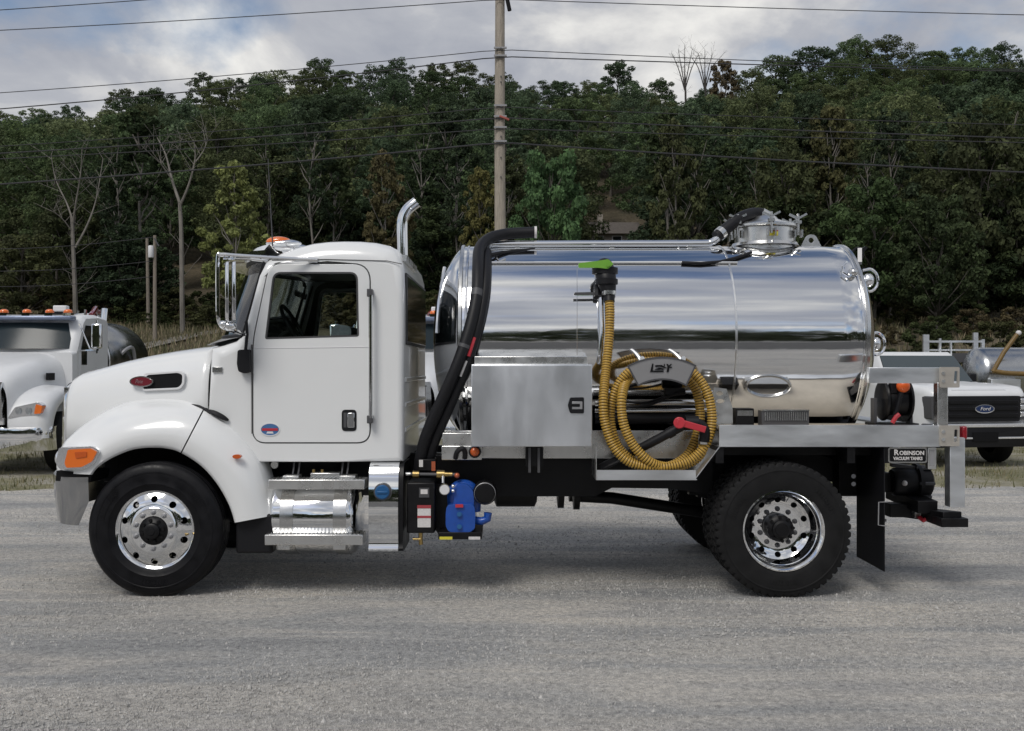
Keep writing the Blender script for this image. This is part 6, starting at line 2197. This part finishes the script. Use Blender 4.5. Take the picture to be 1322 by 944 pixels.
    lp(MB().tube(smooth_path([(.72, 4.3, 1.9), (.88, 4.4, 2.1), (.88, 4.8, 2.1), (.86, 5.0, 1.6)], 5), .035, 8), 'side_hose', M['grey'], T)
    for s in (-1, 1): lp(MB().box(s * .43 - .04, s * .43 + .04, .3, 6.8, .72, 1.0), 'frame_rail', M['black'], T)
    lp(MB().box(-1.1, 1.1, 3.4, 6.9, 1.02, 1.10), 'deck', M['alu'], T)
    lp(MB().box(-.5, .5, .45, 1.5, .55, 1.2), 'engine_bay', M['black_matte'], T)
    lp(MB().cyl((-.9, 5.6, .5), (.9, 5.6, .5), .09, n=10), 'rear_axle', M['black'], T)
    lp(MB().cyl((-.9, .98, .45), (.9, .98, .45), .06, n=10), 'front_axle', M['black'], T)
    return T


t1 = conv_truck((-8.55, 8.3, .03), rad(1.5), 'white truck with amber roof lights parked beyond the oval hood emblem')
t2 = copy_tree(t1)
t2.location = (-1.75, 8.7, .03)
t2.rotation_euler = (0, 0, rad(2))
t2['label'] = 'white truck mostly hidden in the gap between the cab and the polished tank'


def pickup(loc, rz, label):
    T = thing('pickup', loc, label, 'pickup', None, rz)
    b_ = MB()
    b_.loft([sect(.10, .80, .72, 1.24, .10), sect(.14, .88, .66, 1.32, .12), sect(.30, .96, .60, 1.40, .14), sect(.8, 1.0, .56, 1.44, .14), sect(1.55, 1.01, .55, 1.45, .10), sect(1.62, 1.01, .55, 1.46, .06), sect(3.9, 1.01, .55, 1.46, .06), sect(4.0, 1.01, .55, 1.40, .04), sect(6.1, 1.0, .58, 1.40, .04)])
    lp(b_, 'body', M['white2'], T, smooth=38)
    # raised hood centre
    h_ = MB(); h_.loft([sect(.16, .55, 1.2, 1.345, .06), sect(.5, .60, 1.2, 1.43, .06), sect(1.5, .66, 1.2, 1.475, .05)])
    lp(h_, 'hood', M['white2'], T, smooth=45)
    gh_ = MB()
    base = [(-.90, 1.58), (.90, 1.58), (.93, 3.95), (-.93, 3.95)]
    top = [(-.78, 2.10), (.78, 2.10), (.80, 3.75), (-.80, 3.75)]
    rings = []
    for t, zz_ in ((0, 1.44), (.5, 1.72), (.96, 1.985), (1.0, 2.03)):
        q = [(a[0] + (b2[0] - a[0]) * t, a[1] + (b2[1] - a[1]) * t) for a, b2 in zip(base, top)]
        if zz_ > 2.0: q = inset_poly(q, .03)
        rings.append([Vector((x, y, zz_)) for x, y in round_poly(q, .12, 4)])
    gh_.loft(rings)
    cab_ = lp(gh_, 'cab', M['white2'], T, smooth=40)

    def pane(name, pts, off):
        n_ = (Vector(pts[1]) - Vector(pts[0])).cross(Vector(pts[2]) - Vector(pts[0])).normalized()
        if n_.dot(Vector(off)) < 0: n_ = -n_
        lo = [Vector(p) - n_ * .01 for p in pts]; hi = [Vector(p) + n_ * .012 for p in pts]
        g_ = MB(); g_.loft([lo, hi])
        lp(g_, name, far_glass, cab_)
    ww = lambda t: .905 - .125 * t
    yy = lambda t: 1.585 + .515 * t
    zz2 = lambda t: 1.44 + .55 * t
    pane('windscreen', [(-ww(.04) + .03, yy(.04), zz2(.04)), (ww(.04) - .03, yy(.04), zz2(.04)), (ww(.93) - .02, yy(.93), zz2(.93)), (-ww(.93) + .02, yy(.93), zz2(.93))], (0, -1, .5))
    for s in (-1, 1):
        for y0, y1 in ((2.15, 2.95), (3.03, 3.70)):
            pane('side_window', [(s * (ww(.12) + .01), y0 - .25 if y0 < 2.5 else y0, zz2(.12)), (s * (ww(.12) + .015), y1 + .05, zz2(.12)), (s * (ww(.84) + .012), y1 - .02, zz2(.84)), (s * (ww(.84) + .012), y0 + .22 if y0 < 2.5 else y0 + .04, zz2(.84))], (s, 0, .2))
        hl_ = lp(MB().plate(round_poly([(s * .70, .82), (s * .955, .84), (s * .965, 1.24), (s * .70, 1.22)], .03), [], .06, .34), 'headlight', M['grey_dark'], T, bev=.02)
        for zz_ in (.92, 1.04, 1.15):
            lp(MB().box(s * .82 - .09, s * .82 + .09, .045, .07, zz_ - .042, zz_ + .042), 'lamp_unit', M['lamp'], hl_, bev=.015)
        small_wheel(T, s * .90, 1.0, .41, .27, s)
        small_wheel(T, s * .90, 5.0, .41, .27, s)
        ar = MB().plate([(1.0 + .50 * math.cos(t), .52 + .46 * math.sin(t)) for t in [PI * i / 16 for i in range(17)]], [], s * 1.006, s * 1.016, fn=lambda x, z, y: Vector((y, x, z)))
        lp(ar, 'wheel_arch', M['black_matte'], T)
        mm = lp(MB().box(s * 1.12 - .09, s * 1.12 + .09, 1.95, 2.05, 1.42, 1.62), 'mirror', M['plastic'], T, bev=.03)
        lp(MB().bar((s * .95, 2.0, 1.5), (s * 1.1, 2.0, 1.52), .05, .05), 'mirror_arm', M['plastic'], mm)
    gl_ = lp(MB().plate(round_poly([(-.70, .80), (.70, .80), (.72, 1.24), (-.72, 1.24)], .04), [], .03, .14), 'grille', M['plastic'], T, bev=.02)
    for zz_ in (.90, 1.02, 1.13):
        lp(MB().box(-.66, .66, .005, .035, zz_ - .03, zz_ + .035), 'grille_bar', M['black'], gl_, bev=.008)
    lp(MB().plate(ell(0, 1.02, .185, .078, 36), [], -.012, .02), 'emblem', M['chrome'], gl_)
    lp(MB().plate(ell(0, 1.02, .165, .062, 36), [], -.016, .0), 'emblem_face', mat('emblem_blue', (.012, .03, .10), .3), gl_)
    text_mesh('emblem_script', 'Ford', .085, M['label'], gl_, (0, -.018, 1.02), .004, shear=.3, width=.20)
    bmp_ = MB()
    bmp_.loft([sect(-.02, .92, .36, .74, .04), sect(.02, 1.0, .36, .76, .04), sect(.30, 1.01, .38, .76, .04)])
    bo = lp(bmp_, 'bumper', M['plastic'], T, bev=.01)
    lp(MB().box(-.99, .99, -.035, .02, .70, .765), 'bumper_trim', M['chrome'], bo, bev=.01)
    lp(MB().box(-.80, -.24, -.035, .0, .50, .535), 'bumper_trim', M['chrome'], bo, bev=.006)
    lp(MB().box(.24, .80, -.035, .0, .50, .535), 'bumper_trim', M['chrome'], bo, bev=.006)
    for s in (-1, 1): lp(MB().box(s * .84 - .06, s * .84 + .06, -.035, .0, .50, .66), 'fog_lamp', M['lamp'], bo, bev=.02)
    lp(MB().box(-.24, .24, -.04, .0, .46, .62), 'plate_holder', M['black_matte'], bo)
    lp(MB().tube([(-.75, 2.0, 1.47), (-.8, 2.3, 1.9), (-.8, 2.35, 2.3)], .008, 5), 'antenna', M['plastic'], T)
    lp(MB().cyl((-.8, 5.0, .4), (.8, 5.0, .4), .08, n=8), 'axle', M['black'], T)
    return T


far_glass = mat('glass_far', (.05, .065, .07), .08, 0, .7)
pickup((PX(1271, 9.7), 9.7, .03), rad(10), 'white pickup with black grille and blue oval emblem parked behind the tail')

# flatbed with a stake rack behind the pickup
FY = 16.5
T = thing('flatbed_trailer', (PX(1225, FY), FY, .02), 'flatbed trailer with grey stake rack behind the white pickup', 'trailer', world_built=True)
part_w = lambda mb, nm, m, p=None, **k: mb.build(nm, m, p or T, **k)
part_w(MB().box(PX(1150, FY), PX(1275, FY), FY - .1, FY + 2.0, .95, 1.10), 'deck', M['black'])
for px in (1170, 1255):
    w_ = part_w(MB().lathe([(.22, -.1), (.40, -.12), (.42, -.08), (.42, .08), (.40, .12), (.22, .1)], (PX(px, FY), FY + .15, .42), 'Y', 24), 'wheel', M['rubber'])
    part_w(MB().lathe([(.23, -.09), (.1, -.05), (.001, -.06)], (PX(px, FY), FY + .15, .42), 'Y', 20), 'rim', M['steel'], w_)
part_w(MB().cyl((PX(1170, FY), FY, .42), (PX(1170, FY), FY + 1.8, .42), .06, n=8), 'axle', M['black'])
for px in (1165, 1260): part_w(MB().box(PX(px, FY) - .05, PX(px, FY) + .05, FY, FY + .3, .42, .96), 'leg', M['black'])
for px, w_, y0 in ((1196, .14, 432), (1214, .05, 437), (1228, .04, 440), (1260, .11, 429.5), (1269.5, .07, 438)):
    part_w(MB().box(PX(px, FY) - w_ / 2, PX(px, FY) + w_ / 2, FY, FY + .08, 1.09, PZ(y0, FY)), 'stake', M['alu'])
for py, h_, x0_, x1_ in ((441, .05, 1198, 1270), (462, .22, 1190, 1262), (475, .05, 1255, 1272), (452, .04, 1200, 1270)):
    part_w(MB().box(PX(x0_, FY), PX(x1_, FY), FY + .02, FY + .06, PZ(py, FY) - h_ / 2, PZ(py, FY) + h_ / 2), 'rail', M['grey_dark'] if py == 462 else M['alu'])
# tank trailer with a boom hose at the right-hand edge
GY = 15.0
T = thing('tank_trailer', (PX(1330, GY), GY + .6, .02), 'polished tank trailer beside the grey stake rack', 'trailer', world_built=True)
gx0, gx1 = PX(1274, GY), PX(1274, GY) + 4.2
part_w(MB().lathe([(.001, gx0 - .16), (.4, gx0 - .10), (.58, gx0 + .02), (.62, gx0 + .15), (.62, gx1 - .15), (.58, gx1), (.001, gx1 + .15)], (0, GY + .7, PZ(448, GY) - .62), 'X', 40), 'tank', mat('dull_tank', (.42, .43, .44), .25, 1.0, rvar=.08), smooth=45)
part_w(MB().box(gx0 - .05, gx1, GY + .2, GY + 1.2, .80, 1.0), 'frame', M['black'])
part_w(MB().box(gx0 + .05, gx0 + .7, GY - .12, GY + .1, 1.0, 1.5), 'tool_box', M['alu'], bev=.01)
for k in range(2):
    w_ = part_w(MB().lathe([(.25, -.12), (.46, -.14), (.48, -.10), (.48, .10), (.46, .14), (.25, .12)], (gx1 - .6 - k * 1.1, GY + .2, .48), 'Y', 24), 'wheel', M['rubber'])
    part_w(MB().lathe([(.26, -.11), (.12, -.06), (.001, -.07)], (gx1 - .6 - k * 1.1, GY + .2, .48), 'Y', 20), 'rim', M['steel'], w_)
    part_w(MB().cyl((gx1 - .6 - k * 1.1, GY + .2, .48), (gx1 - .6 - k * 1.1, GY + .6, .85), .05, n=8), 'axle_arm', M['black'])
part_w(MB().box(gx0 + .1, gx0 + .2, GY + .3, GY + .4, .0, .85), 'leg', M['black'])
T2 = thing('boom_hose', P(1283, 478, GY - .2), 'brown yellow hose slung in a sharp V in front of the far tank', 'hose', world_built=True)
M['hose_brown'] = mat('brown_hose', (.17, .105, .03), .5, var=.2, vscale=8)
part_w(MB().tube([P(1282, 480, GY - .2), P(1296, 455, GY - .2), P(1313, 432, GY - .15)], .05, 10), 'upper_run', M['hose_brown'], T2)
part_w(MB().tube(smooth_path([P(1282, 479, GY - .2), P(1300, 482, GY - .18), P(1330, 483, GY - .1)], 4), .055, 10), 'lower_run', M['hose_brown'], T2)
part_w(MB().ball(P(1315, 430, GY - .15), .06), 'coupling', M['label'], T2)
# red-leaved bush seen between cab and tank
plant_tree(SHRUB, tuple(on_hill(548, 392)), 1.6, .9, (.16, .018, .022), 'dark red bush on the bank, seen between cab and tank', None, 'red_bush', 'bush')
